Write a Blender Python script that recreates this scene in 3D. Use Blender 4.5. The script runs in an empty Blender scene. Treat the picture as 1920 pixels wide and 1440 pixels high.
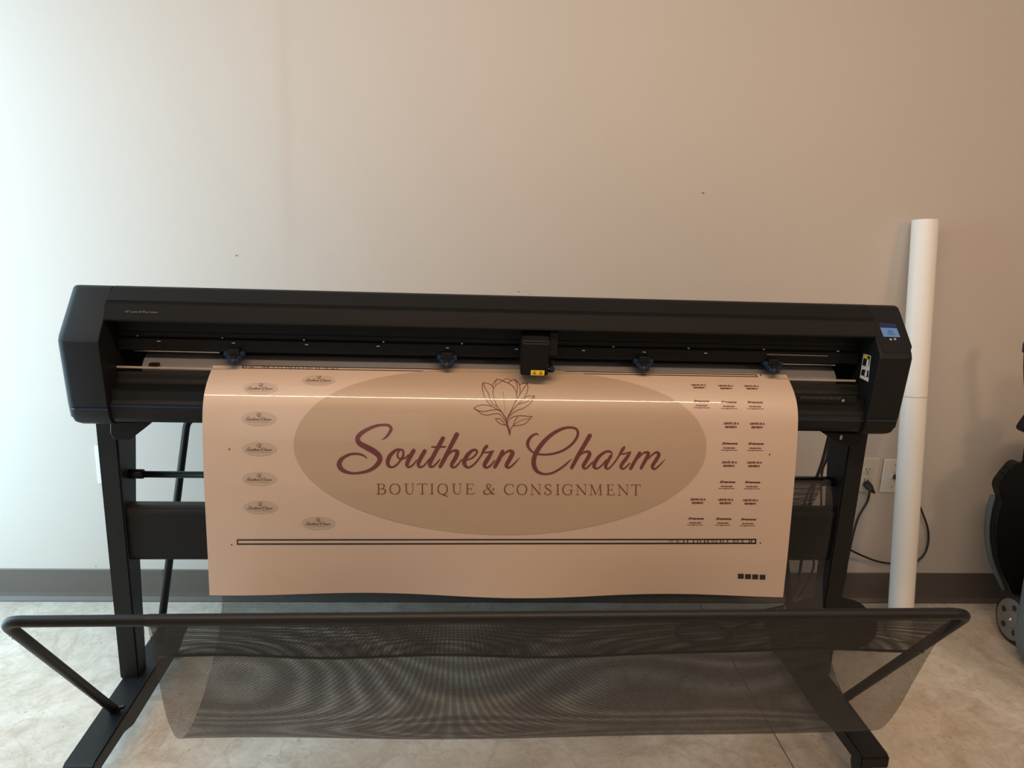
import bpy, bmesh, math, random
from mathutils import Vector, Matrix
random.seed(7)
SC = bpy.context.scene
COL = SC.collection
PI = math.pi

# ------------------------------------------------------------ camera
F, PITCH, ROLL, YAW = 1442.0, math.radians(14.2), math.radians(2.3), math.radians(4.2)
CAM = Vector((0, 0, 1.42))
FW = Vector((math.sin(YAW)*math.cos(PITCH), math.cos(YAW)*math.cos(PITCH), -math.sin(PITCH)))
R0 = Vector((math.cos(YAW), -math.sin(YAW), 0)); U0 = R0.cross(FW)
RT = math.cos(ROLL)*R0 + math.sin(ROLL)*U0
UP = -math.sin(ROLL)*R0 + math.cos(ROLL)*U0
cd = bpy.data.cameras.new('camera'); cam = bpy.data.objects.new('camera', cd); COL.objects.link(cam)
cd.sensor_fit = 'HORIZONTAL'; cd.sensor_width = 36; cd.lens = F/1920*36; cd.clip_start = .02
m = Matrix((RT, UP, -FW)).transposed().to_4x4(); m.translation = CAM; cam.matrix_world = m
SC.camera = cam

# ------------------------------------------------------------ world, light, exposure
w = bpy.data.worlds.new('world'); SC.world = w; w.use_nodes = True
w.node_tree.nodes['Background'].inputs[0].default_value = (.55, .78, 1, 1)
w.node_tree.nodes['Background'].inputs[1].default_value = .6
SC.view_settings.view_transform = 'Standard'; SC.view_settings.look = 'None'
SC.view_settings.exposure = 0; SC.view_settings.gamma = 1; SC.view_settings.use_curve_mapping = False

def area(name, loc, size, target, col, power, spread=180):
    l = bpy.data.lights.new(name, 'AREA'); l.shape = 'RECTANGLE'; l.size, l.size_y = size
    l.color = col; l.energy = power; l.spread = math.radians(spread)
    o = bpy.data.objects.new(name, l); COL.objects.link(o); o.location = loc
    d = (Vector(target)-Vector(loc)).normalized()
    x = Vector((1, 0, 0)) if abs(d.x) < .9 else Vector((0, 1, 0))
    y = d.cross(x).normalized(); x = y.cross(d).normalized()
    mm = Matrix((x, -y if False else y, -d)).transposed()
    if mm.determinant() < 0: mm = Matrix((x, -y, -d)).transposed()
    mm = mm.to_4x4(); mm.translation = Vector(loc); o.matrix_world = mm
    return o
WX = -1.95          # left wall with the shop window
area('window_daylight', (WX-.03, 1.80, 1.13), (1.1, 2.2), (WX+1, 1.80, 1.1), (.56, .84, 1.0), 52)
area('room_daylight', (-1.4, -3.2, 1.5), (2.4, 2.2), (0.1, 2, 1.2), (.85, .95, 1), 9)
LAMPY, LAMPZ = .60, 2.75
area('tube_lamp_light', (.02, LAMPY, LAMPZ), (2.8, .10), (.02, LAMPY+.35, 0), (1, .70, .47), 50)
area('shop_lamp_light', (3.1, -.9, 2.75), (.4, 1.6), (2.4, 0, 0), (1, .66, .43), 44)

# ------------------------------------------------------------ helpers
def ray(x, y): return FW + RT*((x-960)/F) - UP*((y-720)/F)
def hit(x, y, ax, v):
    d = ray(x, y); return CAM + d*((v-CAM[ax])/d[ax])
def hitp(x, y, p, n):
    d = ray(x, y); return CAM + d*((p-CAM).dot(n)/d.dot(n))

def mat(name, col, rough=.5, metal=0, coat=0, coat_rough=.05, spec=.5, noise=None, bump=0, bscale=200, emit=None):
    mt = bpy.data.materials.new(name); mt.use_nodes = True
    nt = mt.node_tree; b = nt.nodes['Principled BSDF']
    b.inputs['Base Color'].default_value = (*col, 1); b.inputs['Roughness'].default_value = rough
    b.inputs['Metallic'].default_value = metal; b.inputs['Specular IOR Level'].default_value = spec
    b.inputs['Coat Weight'].default_value = coat; b.inputs['Coat Roughness'].default_value = coat_rough
    tc = nt.nodes.new('ShaderNodeTexCoord')
    if noise:
        col2, sc_ = noise
        n = nt.nodes.new('ShaderNodeTexNoise'); n.inputs['Scale'].default_value = sc_; n.inputs['Detail'].default_value = 4
        nt.links.new(tc.outputs['Object'], n.inputs['Vector'])
        mx = nt.nodes.new('ShaderNodeMix'); mx.data_type = 'RGBA'
        mx.inputs[6].default_value = (*col, 1); mx.inputs[7].default_value = (*col2, 1)
        nt.links.new(n.outputs['Fac'], mx.inputs[0]); nt.links.new(mx.outputs[2], b.inputs['Base Color'])
    if bump:
        n = nt.nodes.new('ShaderNodeTexNoise'); n.inputs['Scale'].default_value = bscale; n.inputs['Detail'].default_value = 3
        nt.links.new(tc.outputs['Object'], n.inputs['Vector'])
        bp = nt.nodes.new('ShaderNodeBump'); bp.inputs['Strength'].default_value = bump; bp.inputs['Distance'].default_value = .002
        nt.links.new(n.outputs['Fac'], bp.inputs['Height']); nt.links.new(bp.outputs[0], b.inputs['Normal'])
    if emit:
        b.inputs['Emission Color'].default_value = (*emit[0], 1); b.inputs['Emission Strength'].default_value = emit[1]
    return mt

M = dict(
 body=mat('black_plastic', (.0065, .0072, .008), .45, spec=.22, noise=((.011, .012, .013), 300), bump=.15, bscale=900),
 body_top=mat('charcoal_cover', (.0075, .0075, .008), .45, spec=.16, bump=.1, bscale=900),
 recess=mat('matt_black_recess', (.003, .003, .0035), .7, spec=.15, noise=((.004, .004, .0045), 200)),
 rail=mat('black_rail', (.005, .005, .0055), .45, spec=.25, noise=((.007, .007, .0075), 200)),
 metal=mat('grey_bed', (.13, .13, .135), .4, .1, noise=((.16, .16, .165), 60)),
 bright=mat('bright_strip', (.75, .77, .78), .22, .9, noise=((.8, .8, .82), 40)),
 lip=mat('beige_lip', (.34, .29, .26), .45, noise=((.38, .33, .29), 50)),
 stripe=mat('blue_stripe', (.014, .026, .06), .4, spec=.3, noise=((.016, .03, .07), 90)),
 blue=mat('blue_lever', (.009, .024, .058), .5, spec=.2, noise=((.011, .028, .066), 90)),
 stand=mat('black_powder_coat', (.005, .0055, .0063), .44, spec=.28, noise=((.009, .0095, .0105), 400), bump=.2, bscale=1200),
 rubber=mat('black_rubber', (.012, .012, .012), .6, noise=((.018, .018, .018), 300)),
 cable=mat('black_cable', (.012, .012, .013), .35, noise=((.018, .018, .018), 300)),
 glass=mat('gloss_black_panel', (.004, .004, .005), .08, coat=.5, noise=((.006, .006, .007), 40)),
 label=mat('white_label', (.62, .64, .60), .5, noise=((.7, .7, .66), 80)),
 grey=mat('grey_print', (.28, .28, .28), .5, noise=((.33, .33, .33), 80)),
 dim=mat('dim_grey_print', (.11, .11, .11), .5, noise=((.13, .13, .13), 80)),
 yellow=mat('yellow_label', (.72, .50, .02), .45, noise=((.78, .55, .03), 80)),
 ink=mat('black_ink', (.012, .010, .012), .4, coat=.5, noise=((.018, .015, .018), 80)),
 maroon=mat('maroon_ink', (.125, .030, .033), .4, coat=.6, coat_rough=.04, noise=((.14, .034, .037), 30)),
 brown=mat('brown_ink', (.16, .050, .022), .4, coat=.5, noise=((.18, .06, .03), 30)),
 red=mat('dark_red_ink', (.115, .010, .012), .4, coat=.5, noise=((.13, .013, .015), 30)),
 oval=mat('tan_oval_ink', (.42, .308, .222), .42, coat=.6, coat_rough=.035, noise=((.435, .32, .232), 5)),
 ovals=mat('pale_tan_oval_ink', (.45, .355, .275), .42, coat=.6, coat_rough=.035, noise=((.465, .37, .285), 5)),
 sheet=mat('laminated_vinyl', (.56, .43, .345), .40, coat=.7, coat_rough=.035, noise=((.575, .445, .357), 3)),
 tube=mat('white_tube', (.90, .89, .86), .45, noise=((.92, .91, .88), 8), bump=.1, bscale=120),
 tubepink=mat('pink_tape', (.62, .40, .34), .5, noise=((.66, .44, .38), 30)),
 plate=mat('white_wall_plate', (.74, .73, .69), .35, noise=((.78, .77, .73), 20)),
 plate2=mat('cream_wall_plate', (.66, .61, .52), .35, noise=((.7, .65, .56), 20)),
 slot=mat('dark_slot', (.02, .02, .02), .6, noise=((.03, .03, .03), 50)),
 base=mat('vinyl_baseboard', (.105, .088, .076), .45, noise=((.125, .105, .09), 6), bump=.2, bscale=60),
 bin=mat('blue_grey_plastic', (.10, .14, .165), .45, noise=((.12, .165, .19), 30)),
 hub=mat('grey_hub', (.16, .16, .165), .4, noise=((.2, .2, .2), 40)),
 chrome=mat('chrome', (.7, .7, .7), .15, 1, noise=((.8, .8, .8), 40)),
 ceil=mat('ceiling_paint', (.6, .58, .55), .9, noise=((.63, .61, .58), 5)),
 frame=mat('window_frame', (.05, .05, .05), .4, noise=((.07, .07, .07), 50)),
 screen=mat('screen_blue', (.02, .03, .05), .3, noise=((.02, .03, .06), 50), emit=((.17, .31, .54), .55)),
 screen2=mat('screen_dark', (.01, .012, .03), .3, noise=((.012, .014, .04), 50), emit=((.03, .04, .16), .25)),
 lamp=mat('lamp_diffuser', (.9, .85, .8), .5, noise=((.92, .87, .82), 5)),
)
# wall paint: faint orange peel and slight roller unevenness
def wall_mat():
    mt = mat('wall_paint', (.565, .515, .468), .62, bump=.10, bscale=240, noise=((.60, .55, .50), 1.3))
    return mt
M['wall'] = wall_mat()
# polished concrete
def floor_mat():
    mt = bpy.data.materials.new('polished_concrete'); mt.use_nodes = True; nt = mt.node_tree; N = nt.nodes; L = nt.links
    b = N['Principled BSDF']; tc = N.new('ShaderNodeTexCoord')
    def noise(s, d, r=.6, dist=0.):
        n = N.new('ShaderNodeTexNoise'); n.inputs['Scale'].default_value = s; n.inputs['Detail'].default_value = d
        n.inputs['Roughness'].default_value = r; n.inputs['Distortion'].default_value = dist; L.new(tc.outputs['Object'], n.inputs['Vector']); return n
    def ramp(n, a, bb, ca, cb):
        r = N.new('ShaderNodeValToRGB'); r.color_ramp.elements[0].position = a; r.color_ramp.elements[1].position = bb
        r.color_ramp.elements[0].color = (*ca, 1); r.color_ramp.elements[1].color = (*cb, 1); L.new(n.outputs['Fac'], r.inputs[0]); return r
    def mul(a, c, f=1):
        x = N.new('ShaderNodeMix'); x.data_type = 'RGBA'; x.blend_type = 'MULTIPLY'; x.inputs[0].default_value = f
        L.new(a, x.inputs[6]); L.new(c, x.inputs[7]); return x.outputs[2]
    big = ramp(noise(2.2, 6, .6, .6), .36, .66, (.58, .515, .435), (.76, .73, .67))
    mid = ramp(noise(9, 8, .7, 1.2), .30, .62, (.72, .67, .60), (1, 1, 1))
    fine = ramp(noise(60, 5, .7), .30, .52, (.78, .75, .71), (1, 1, 1))
    # trowel veins
    v = noise(3.1, 5, .55, 1.8)
    sub = N.new('ShaderNodeMath'); sub.operation = 'SUBTRACT'; L.new(v.outputs['Fac'], sub.inputs[0]); sub.inputs[1].default_value = .5
    ab = N.new('ShaderNodeMath'); ab.operation = 'ABSOLUTE'; L.new(sub.outputs[0], ab.inputs[0])
    vr = N.new('ShaderNodeValToRGB'); vr.color_ramp.elements[0].position = .0; vr.color_ramp.elements[1].position = .022
    vr.color_ramp.elements[0].color = (.84, .81, .77, 1); vr.color_ramp.elements[1].color = (1, 1, 1, 1); L.new(ab.outputs[0], vr.inputs[0])
    # pits
    vo = N.new('ShaderNodeTexVoronoi'); vo.inputs['Scale'].default_value = 22; L.new(tc.outputs['Object'], vo.inputs['Vector'])
    pr = N.new('ShaderNodeValToRGB'); pr.color_ramp.elements[0].position = .05; pr.color_ramp.elements[1].position = .10
    pr.color_ramp.elements[0].color = (.62, .55, .48, 1); pr.color_ramp.elements[1].color = (1, 1, 1, 1); L.new(vo.outputs['Distance'], pr.inputs[0])
    c = mul(mul(mul(big.outputs[0], mid.outputs[0], .9), fine.outputs[0], .6), vr.outputs[0], .8)
    c = mul(c, pr.outputs[0], .75)
    L.new(c, b.inputs['Base Color']); b.inputs['Roughness'].default_value = .42
    bp = N.new('ShaderNodeBump'); bp.inputs['Strength'].default_value = .15; bp.inputs['Distance'].default_value = .003
    L.new(noise(25, 6).outputs['Fac'], bp.inputs['Height']); L.new(bp.outputs[0], b.inputs['Normal'])
    return mt
M['floor'] = floor_mat()
# open-weave mesh fabric: threads opaque, holes open
def weave_mat(nm='black_net_fabric', fx=.34, fy=.36):
    mt = bpy.data.materials.new(nm); mt.use_nodes = True; nt = mt.node_tree; N = nt.nodes; L = nt.links
    b = N['Principled BSDF']; b.inputs['Base Color'].default_value = (.013, .0135, .014, 1); b.inputs['Roughness'].default_value = .5
    uv = N.new('ShaderNodeUVMap'); sp = N.new('ShaderNodeSeparateXYZ'); L.new(uv.outputs[0], sp.inputs[0])
    def thread(o, pitch, frac):
        d = N.new('ShaderNodeMath'); d.operation = 'DIVIDE'; L.new(o, d.inputs[0]); d.inputs[1].default_value = pitch
        f = N.new('ShaderNodeMath'); f.operation = 'FRACT'; L.new(d.outputs[0], f.inputs[0])
        g = N.new('ShaderNodeMath'); g.operation = 'LESS_THAN'; L.new(f.outputs[0], g.inputs[0]); g.inputs[1].default_value = frac; return g.outputs[0]
    mx = N.new('ShaderNodeMath'); mx.operation = 'MAXIMUM'
    L.new(thread(sp.outputs[0], .0023, fx), mx.inputs[0]); L.new(thread(sp.outputs[1], .0021, fy), mx.inputs[1])
    L.new(mx.outputs[0], b.inputs['Alpha'])
    return mt
M['net'] = weave_mat(); M['net2'] = weave_mat('dense_net_fabric', .42, .46)

def finish(name, bm, m, parent=None, smooth=False, **props):
    me = bpy.data.meshes.new(name); bm.normal_update(); bm.to_mesh(me); bm.free()
    if smooth:
        for p in me.polygons: p.use_smooth = True
    me.materials.append(M[m] if isinstance(m, str) else m)
    o = bpy.data.objects.new(name, me); COL.objects.link(o)
    if parent: adopt(o, parent)
    for k, v in props.items(): o[k] = v
    return o
def adopt(o, parent):
    o.parent = parent
    o.matrix_parent_inverse = Matrix.Translation(-parent.location)
def thing(name, label, cat, loc, group=None):
    o = bpy.data.objects.new(name, None); COL.objects.link(o); o.location = loc; o.empty_display_size = .1
    o['label'] = label; o['category'] = cat
    if group: o['group'] = group
    return o
def box(bm, lo, hi, bev=0, seg=2):
    r = bmesh.ops.create_cube(bm, size=1)
    vs = r['verts']
    for v in vs: v.co = Vector([lo[i]+(v.co[i]+.5)*(hi[i]-lo[i]) for i in range(3)])
    if bev:
        es = list({e for v in vs for e in v.link_edges})
        bmesh.ops.bevel(bm, geom=es, offset=bev, segments=seg, affect='EDGES', profile=.5)
def boxo(name, lo, hi, m, parent=None, bev=0, seg=2, **k):
    bm = bmesh.new(); box(bm, lo, hi, bev, seg); return finish(name, bm, m, parent, **k)
def TZ(x): return .005*(x-.1)      # the machine stands a touch lower on its left side
def prism(bm, prof, x0, x1, bev=0, seg=2, tilt=False, n=1):
    """extrude a closed YZ profile along X"""
    rings = []
    for i in range(n+1):
        x = x0+(x1-x0)*i/n
        rings.append([bm.verts.new((x, p[0], p[1]+(TZ(x) if tilt else 0))) for p in prof])
    N = len(prof)
    for a, b in zip(rings, rings[1:]):
        for i in range(N): bm.faces.new((a[i], a[(i+1) % N], b[(i+1) % N], b[i]))
    bm.faces.new(rings[0][::-1]); bm.faces.new(rings[-1])
    bmesh.ops.recalc_face_normals(bm, faces=bm.faces)
    if bev: bmesh.ops.bevel(bm, geom=bm.edges[:], offset=bev, segments=seg, affect='EDGES')
def prismo(name, prof, x0, x1, m, parent, bev=.002, seg=2, tilt=True, **k):
    bm = bmesh.new(); prism(bm, prof, x0, x1, bev, seg, tilt); return finish(name, bm, m, parent, **k)
def catmull(P, n=8):
    P = [tuple(p) for p in P]; out = []
    Q = [P[0]]+P+[P[-1]]
    for i in range(1, len(Q)-2):
        a, b, c, d = Q[i-1:i+3]
        for k in range(n):
            t = k/n
            out.append(tuple(.5*((2*b[j])+(c[j]-a[j])*t+(2*a[j]-5*b[j]+4*c[j]-d[j])*t*t+(3*b[j]-a[j]-3*c[j]+d[j])*t**3) for j in range(len(b))))
    out.append(P[-1]); return out
def tube(bm, pts, r, seg=10, caps=True):
    pts = [Vector(p) for p in pts]; rings = []
    up = None
    for i, p in enumerate(pts):
        t = (pts[min(i+1, len(pts)-1)]-pts[max(i-1, 0)]).normalized()
        if up is None:
            up = t.cross(Vector((0, 0, 1)) if abs(t.z) < .9 else Vector((1, 0, 0))).normalized()
        up = (up - t*up.dot(t)).normalized(); s = t.cross(up)
        rr = r[i] if isinstance(r, (list, tuple)) else r
        rings.append([bm.verts.new(p+(up*math.cos(2*PI*k/seg)+s*math.sin(2*PI*k/seg))*rr) for k in range(seg)])
    for a, b in zip(rings, rings[1:]):
        for k in range(seg): bm.faces.new((a[k], a[(k+1) % seg], b[(k+1) % seg], b[k]))
    if caps: bm.faces.new(rings[0][::-1]); bm.faces.new(rings[-1])
    bmesh.ops.recalc_face_normals(bm, faces=bm.faces)
def tubeo(name, pts, r, m, parent=None, seg=10, smooth=True, **k):
    bm = bmesh.new(); tube(bm, pts, r, seg); return finish(name, bm, m, parent, smooth=smooth, **k)
def corner(P, rad, n=6):
    """polyline with rounded corners"""
    P = [Vector(p) for p in P]; out = [P[0]]
    for a, b, c in zip(P, P[1:], P[2:]):
        u = (a-b).normalized()*rad; v = (c-b).normalized()*rad
        for k in range(n+1):
            t = k/n; out.append(b+u*(1-t)**2+v*t*t)
    out.append(P[-1]); return out
def lathe(bm, prof, axis_p, axis_d, seg=24):
    """prof = (r, h) list, revolved about axis"""
    d = Vector(axis_d).normalized(); a = d.orthogonal().normalized(); b = d.cross(a); p0 = Vector(axis_p)
    rings = [[bm.verts.new(p0+d*h+(a*math.cos(2*PI*k/seg)+b*math.sin(2*PI*k/seg))*max(r, 1e-5)) for k in range(seg)] for r, h in prof]
    for q, s in zip(rings, rings[1:]):
        for k in range(seg): bm.faces.new((q[k], q[(k+1) % seg], s[(k+1) % seg], s[k]))
    bm.faces.new(rings[0][::-1]); bm.faces.new(rings[-1])
    bmesh.ops.recalc_face_normals(bm, faces=bm.faces)
def quad(name, pts, m, parent, **k):
    bm = bmesh.new(); bm.faces.new([bm.verts.new(p) for p in pts]); return finish(name, bm, m, parent, **k)
def text_tris(s, offset=0., spacing=1., shear=0.):
    cu = bpy.data.curves.new('t', 'FONT'); cu.body = s; cu.offset = offset; cu.space_character = spacing; cu.shear = shear; cu.resolution_u = 2
    ob = bpy.data.objects.new('t', cu); COL.objects.link(ob); bpy.context.view_layer.update()
    me = bpy.data.meshes.new_from_object(ob.evaluated_get(bpy.context.evaluated_depsgraph_get()))
    vs = [(v.co.x, v.co.y) for v in me.vertices]; fs = [tuple(p.vertices) for p in me.polygons]
    bpy.data.objects.remove(ob); bpy.data.curves.remove(cu); bpy.data.meshes.remove(me)
    x0 = min(v[0] for v in vs); x1 = max(v[0] for v in vs); y0 = min(v[1] for v in vs); y1 = max(v[1] for v in vs)
    return [((a-x0)/(x1-x0), (b-y0)/(y1-y0)) for a, b in vs], fs, (x1-x0)/(y1-y0)
def text_on(name, s, o, rt, up, width, m, parent, offset=0, height=None):
    vs, fs, asp = text_tris(s, offset); h = height or width/asp
    rt = Vector(rt).normalized(); up = Vector(up).normalized(); bm = bmesh.new()
    V = [bm.verts.new(Vector(o)+rt*a*width+up*b*h) for a, b in vs]
    for f in fs:
        try: bm.faces.new([V[i] for i in f])
        except ValueError: pass
    return finish(name, bm, m, parent)

# ------------------------------------------------------------ the room
YW = 2.46; XR = 3.6; YB = -4.2; ZC = 3.0; JX = .889
bm = bmesh.new()
g = .0022; sec = [(WX-.3, 0), (JX-g, 0), (JX-g*.8, -.006), (JX+g*.8, -.006), (JX+g, 0), (XR+.1, 0), (XR+.1, -.1), (WX-.3, -.1)]
va = [bm.verts.new((x, YB-.1, z)) for x, z in sec]; vb = [bm.verts.new((x, YW+.1, z)) for x, z in sec]
for i in range(len(sec)): bm.faces.new((va[i], va[(i+1) % 8], vb[(i+1) % 8], vb[i]))
bm.faces.new(va[::-1]); bm.faces.new(vb); bmesh.ops.recalc_face_normals(bm, faces=bm.faces)
finish('floor', bm, 'floor', kind='structure')
bm = bmesh.new(); JW = -.515        # a taped drywall joint makes a very shallow swelling beside the cutter's left third
xs = sorted([WX-.3, XR+.1]+[JW-.5+.0125*i for i in range(49)])
def swell(x, z): return (.0016*math.exp(-((x-JW+.03)/(.12 if x < JW-.03 else .022))**2))*min(1, max(0, (z-1.0)/.5))
zs = [-.1, 1.0, 1.12, 1.25, 1.38, 1.5, ZC+.1]
G_ = [[bm.verts.new((x, YW-swell(x, z), z)) for x in xs] for z in zs]
for a, b in zip(G_, G_[1:]):
    for i in range(len(xs)-1): bm.faces.new((a[i], a[i+1], b[i+1], b[i]))
box(bm, (WX-.3, YW+.001, -.1), (XR+.1, YW+.1, ZC+.1))
wall_back = finish('wall_back', bm, 'wall', smooth=True, kind='structure')
wall_back.data.set_sharp_from_angle(angle=.5)
boxo('wall_right', (XR, YB-.1, -.1), (XR+.1, YW, ZC+.1), 'wall', kind='structure')
boxo('wall_front', (WX-.3, YB-.1, -.1), (XR, YB, ZC+.1), 'wall', kind='structure')
boxo('ceiling', (WX-.3, YB-.1, ZC), (XR+.1, YW+.1, ZC+.1), 'ceil', kind='structure')
bm = bmesh.new()
WY0, WY1, WZ0, WZ1 = 1.22, 2.38, .02, 2.26
for lo, hi in [((WX-.1, YB, -.1), (WX, WY0, ZC)), ((WX-.1, WY1, -.1), (WX, YW, ZC)), ((WX-.1, WY0, -.1), (WX, WY1, WZ0)), ((WX-.1, WY0, WZ1), (WX, WY1, ZC))]: box(bm, lo, hi)
finish('wall_left', bm, 'wall', kind='structure')
bm = bmesh.new()
for lo, hi in [((WX-.09, WY0, WZ0), (WX-.02, WY0+.05, WZ1)), ((WX-.09, WY1-.05, WZ0), (WX-.02, WY1, WZ1)), ((WX-.09, WY0, WZ0), (WX-.02, WY1, WZ0+.05)), ((WX-.09, WY0, WZ1-.05), (WX-.02, WY1, WZ1))]: box(bm, lo, hi)
finish('window_1', bm, 'frame', kind='structure')
# cove base with a toe, in two lengths butted behind the stand
prof = [(YW, .0), (YW-.016, .0), (YW-.015, .004), (YW-.006, .016), (YW-.0035, .03), (YW-.0035, .113), (YW-.001, .116), (YW, .116)]
bb = bpy.data.objects.new('baseboard_back', None); COL.objects.link(bb); bb['kind'] = 'structure'
sx = hit(308, 1095, 1, YW).x
for a, b in ((WX, sx-.0007), (sx+.0007, XR)):
    bm = bmesh.new(); prism(bm, prof, a, b); finish('base_strip', bm, 'base', bb)
# small marks on the paint
for x, y, s in ((443, 479, .0045), (1318, 362, .006), (180, 1062, .004), (1140, 262, .002), (972, 547, .004), (994, 551, .0025)):
    p = hit(x, y, 1, YW-.0024 if x == 443 else YW-.0004); bm = bmesh.new()
    vs = [bm.verts.new((p.x+math.cos(a)*s*random.uniform(.5, 1.2), p.y, p.z+math.sin(a)*s*.45*random.uniform(.6, 1.1))) for a in [2*PI*k/9 for k in range(9)]]
    bm.faces.new(vs); finish('scuff_mark', bm, 'dim', wall_back)
# ceiling lamps (above the frame)
def lamp(x, y, L, wd, label):
    t = thing('linear_lamp', label, 'lamp', (x, y, ZC))
    boxo('lamp_housing', (x-L/2-.03, y-wd/2-.03, LAMPZ+.02), (x+L/2+.03, y+wd/2+.03, LAMPZ+.06), 'frame', t, .004)
    for s in (-1, 1): tubeo('hanger', [(x+s*L*.4, y, LAMPZ+.05), (x+s*L*.4, y, ZC)], .003, 'chrome', t, 6)
lamp(.02, LAMPY, 2.8, .12, 'long linear ceiling lamp hanging above the cutter')
t = thing('linear_lamp', 'short linear ceiling lamp hanging at the right of the room', 'lamp', (3.1, -.9, ZC))
boxo('lamp_housing', (2.87, -1.73, LAMPZ+.02), (3.33, -.07, LAMPZ+.06), 'frame', t, .004)
for q_ in (-1.5, -.3): tubeo('hanger', [(3.1, q_, LAMPZ+.05), (3.1, q_, ZC)], .003, 'chrome', t, 6)

# ------------------------------------------------------------ the cutter
XL, XRR, XI, XJ = -.908, 1.113, -.814, 1.026     # outer ends and inner faces of the end covers
CUT = thing('vinyl_cutter', 'wide black roll vinyl cutter on a black steel stand with net basket', 'cutter', (.1, 1.95, 0))
P1, P2 = Vector((0, 1.77, 1.058)), Vector((0, 1.865, 1.167))
sl = (P2-P1).normalized(); sn = Vector((0, -sl.z, sl.y)) if sl.z > 0 else sl   # slope normal (towards the viewer and up)
def end_cover(x0, x1, outer, label):
    # corner rounding in plan: narrow the end rings
    prof = [(2.06, 1.132), (1.872, 1.1675), (1.862, 1.164), (1.775, 1.064), (1.769, 1.052), (1.770, 1.035), (1.784, .8985),
            (1.790, .868), (1.800, .851), (1.82, .842), (2.06, .842)]
    c = Vector((1.93, 1.0))
    bm = bmesh.new(); rings = []
    xs = [(x0, 0), (x1, 0)]
    o, i = (x0, x1) if outer < 0 else (x1, x0)
    steps = [(i, 0), (i+(o-i)*.80, 0), (i+(o-i)*.90, .0025), (i+(o-i)*.96, .008), (i+(o-i)*.99, .0155), (o, .024)]
    for x, ins in steps:
        ring = []
        for k, (y, z) in enumerate(prof):
            fy = min(1, (2.06-y)/.1); yy = y+ins*fy*.7
            zz = z-ins*.35 if z > 1.1 else (z+ins*1.2 if z < .86 else z)
            ring.append(bm.verts.new((x, yy, zz+TZ(x))))
        rings.append(ring)
    n = len(prof)
    for a, b in zip(rings, rings[1:]):
        for k in range(n): bm.faces.new((a[k], a[(k+1) % n], b[(k+1) % n], b[k]))
    bm.faces.new(rings[0]); bm.faces.new(rings[-1][::-1]); bmesh.ops.recalc_face_normals(bm, faces=bm.faces)
    bmesh.ops.bevel(bm, geom=[e for e in bm.edges if all(abs(v.co.x-i) < 1e-4 for v in e.verts)], offset=.0015, segments=1, affect='EDGES')
    o_ = finish('end_cover', bm, 'body', CUT, smooth=True, label=label)
    o_.data.set_sharp_from_angle(angle=math.radians(24))
    # stripe band running around the cover
    bm = bmesh.new(); pts = []
    zz = .889
    for x, y in [(i, 1.7835), (i+(o-i)*.80, 1.7835), (i+(o-i)*.93, 1.788), (o-.0006*outer*-1, 1.800), (o+.0006*outer, 1.82), (o+.0006*outer, 2.05)]: pts.append((x, y))
    lo = [bm.verts.new((x, y, zz-.0022+TZ(x))) for x, y in pts]; hi = [bm.verts.new((x, y-.0003, zz+.0022+TZ(x))) for x, y in pts]
    for k in range(len(pts)-1): bm.faces.new((lo[k], lo[k+1], hi[k+1], hi[k]))
    finish('stripe', bm, 'stripe', o_)
    return o_
capL = end_cover(XL, XI, -1, 'left end cover with a plain sloping face')
capR = end_cover(XJ, XRR, 1, 'right end cover carrying the control panel')
# centre shells
prismo('top_cover', [(2.06, 1.132), (1.876, 1.1675), (1.866, 1.1655), (1.822, 1.1405), (1.8205, 1.132), (1.90, 1.125), (2.06, 1.115)], XI, XJ, 'body_top', CUT, .0015)
prismo('front_fascia', [(1.8235, 1.1365), (1.8165, 1.134), (1.803, 1.099), (1.806, 1.094), (1.86, 1.094), (1.90, 1.124), (1.83, 1.131)], XI, XJ, 'body_top', CUT, .001)
text_on('nameplate_lettering', 'HP Latex 64 Plus Cutter', hit(235, 586, 1, 1.8065)+Vector((0, -.001, 0)), (1, 0, .005), (0, .014, .035), .0735, 'dim', CUT, 0.005)
prismo('rear_housing', [(2.06, .85), (2.06, 1.125), (1.905, 1.122), (1.905, .96), (1.95, .85)], XI, XJ, 'recess', CUT, .002)
rail = prismo('carriage_rail', [(1.90, 1.088), (1.866, 1.085), (1.864, 1.062), (1.870, 1.058), (1.870, 1.048), (1.862, 1.044), (1.860, 1.018), (1.868, 1.013), (1.90, 1.013)], XI+.002, XJ-.002, 'rail', CUT, .001)
for x, y, L in ((258, 629.5, 2), (298, 639.5, 6), (417, 633.5, 2), (438, 643, 6), (570, 637.5, 3), (575, 646, 6), (719, 641, 3), (709, 649, 6), (866, 644, 3),
                (839, 652, 6), (968, 654.5, 6), (1094, 657, 6), (1150, 650, 3), (1208, 660, 6), (1291, 653, 3), (1323, 662, 6), (1432, 655, 3), (1571, 658.5, 4)):
    p = hit(x, y, 1, 1.8615); hw = L*.5*.0013
    boxo('lit_rail_slit', (p.x-hw, 1.8595, p.z-.0011), (p.x+hw, 1.8635, p.z+.0011), 'label', rail, .0003, 1)  # white blocks paint the light showing through slits in the rail
a = hit(1437, 664, 1, 1.862); b = hit(1551, 666, 1, 1.862)
boxo('rail_guide', (a.x, 1.858, a.z-.0012), (b.x, 1.8625, a.z+.0012), 'grey', rail, .0004, 1, label='thin light grey guide strip')
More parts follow.
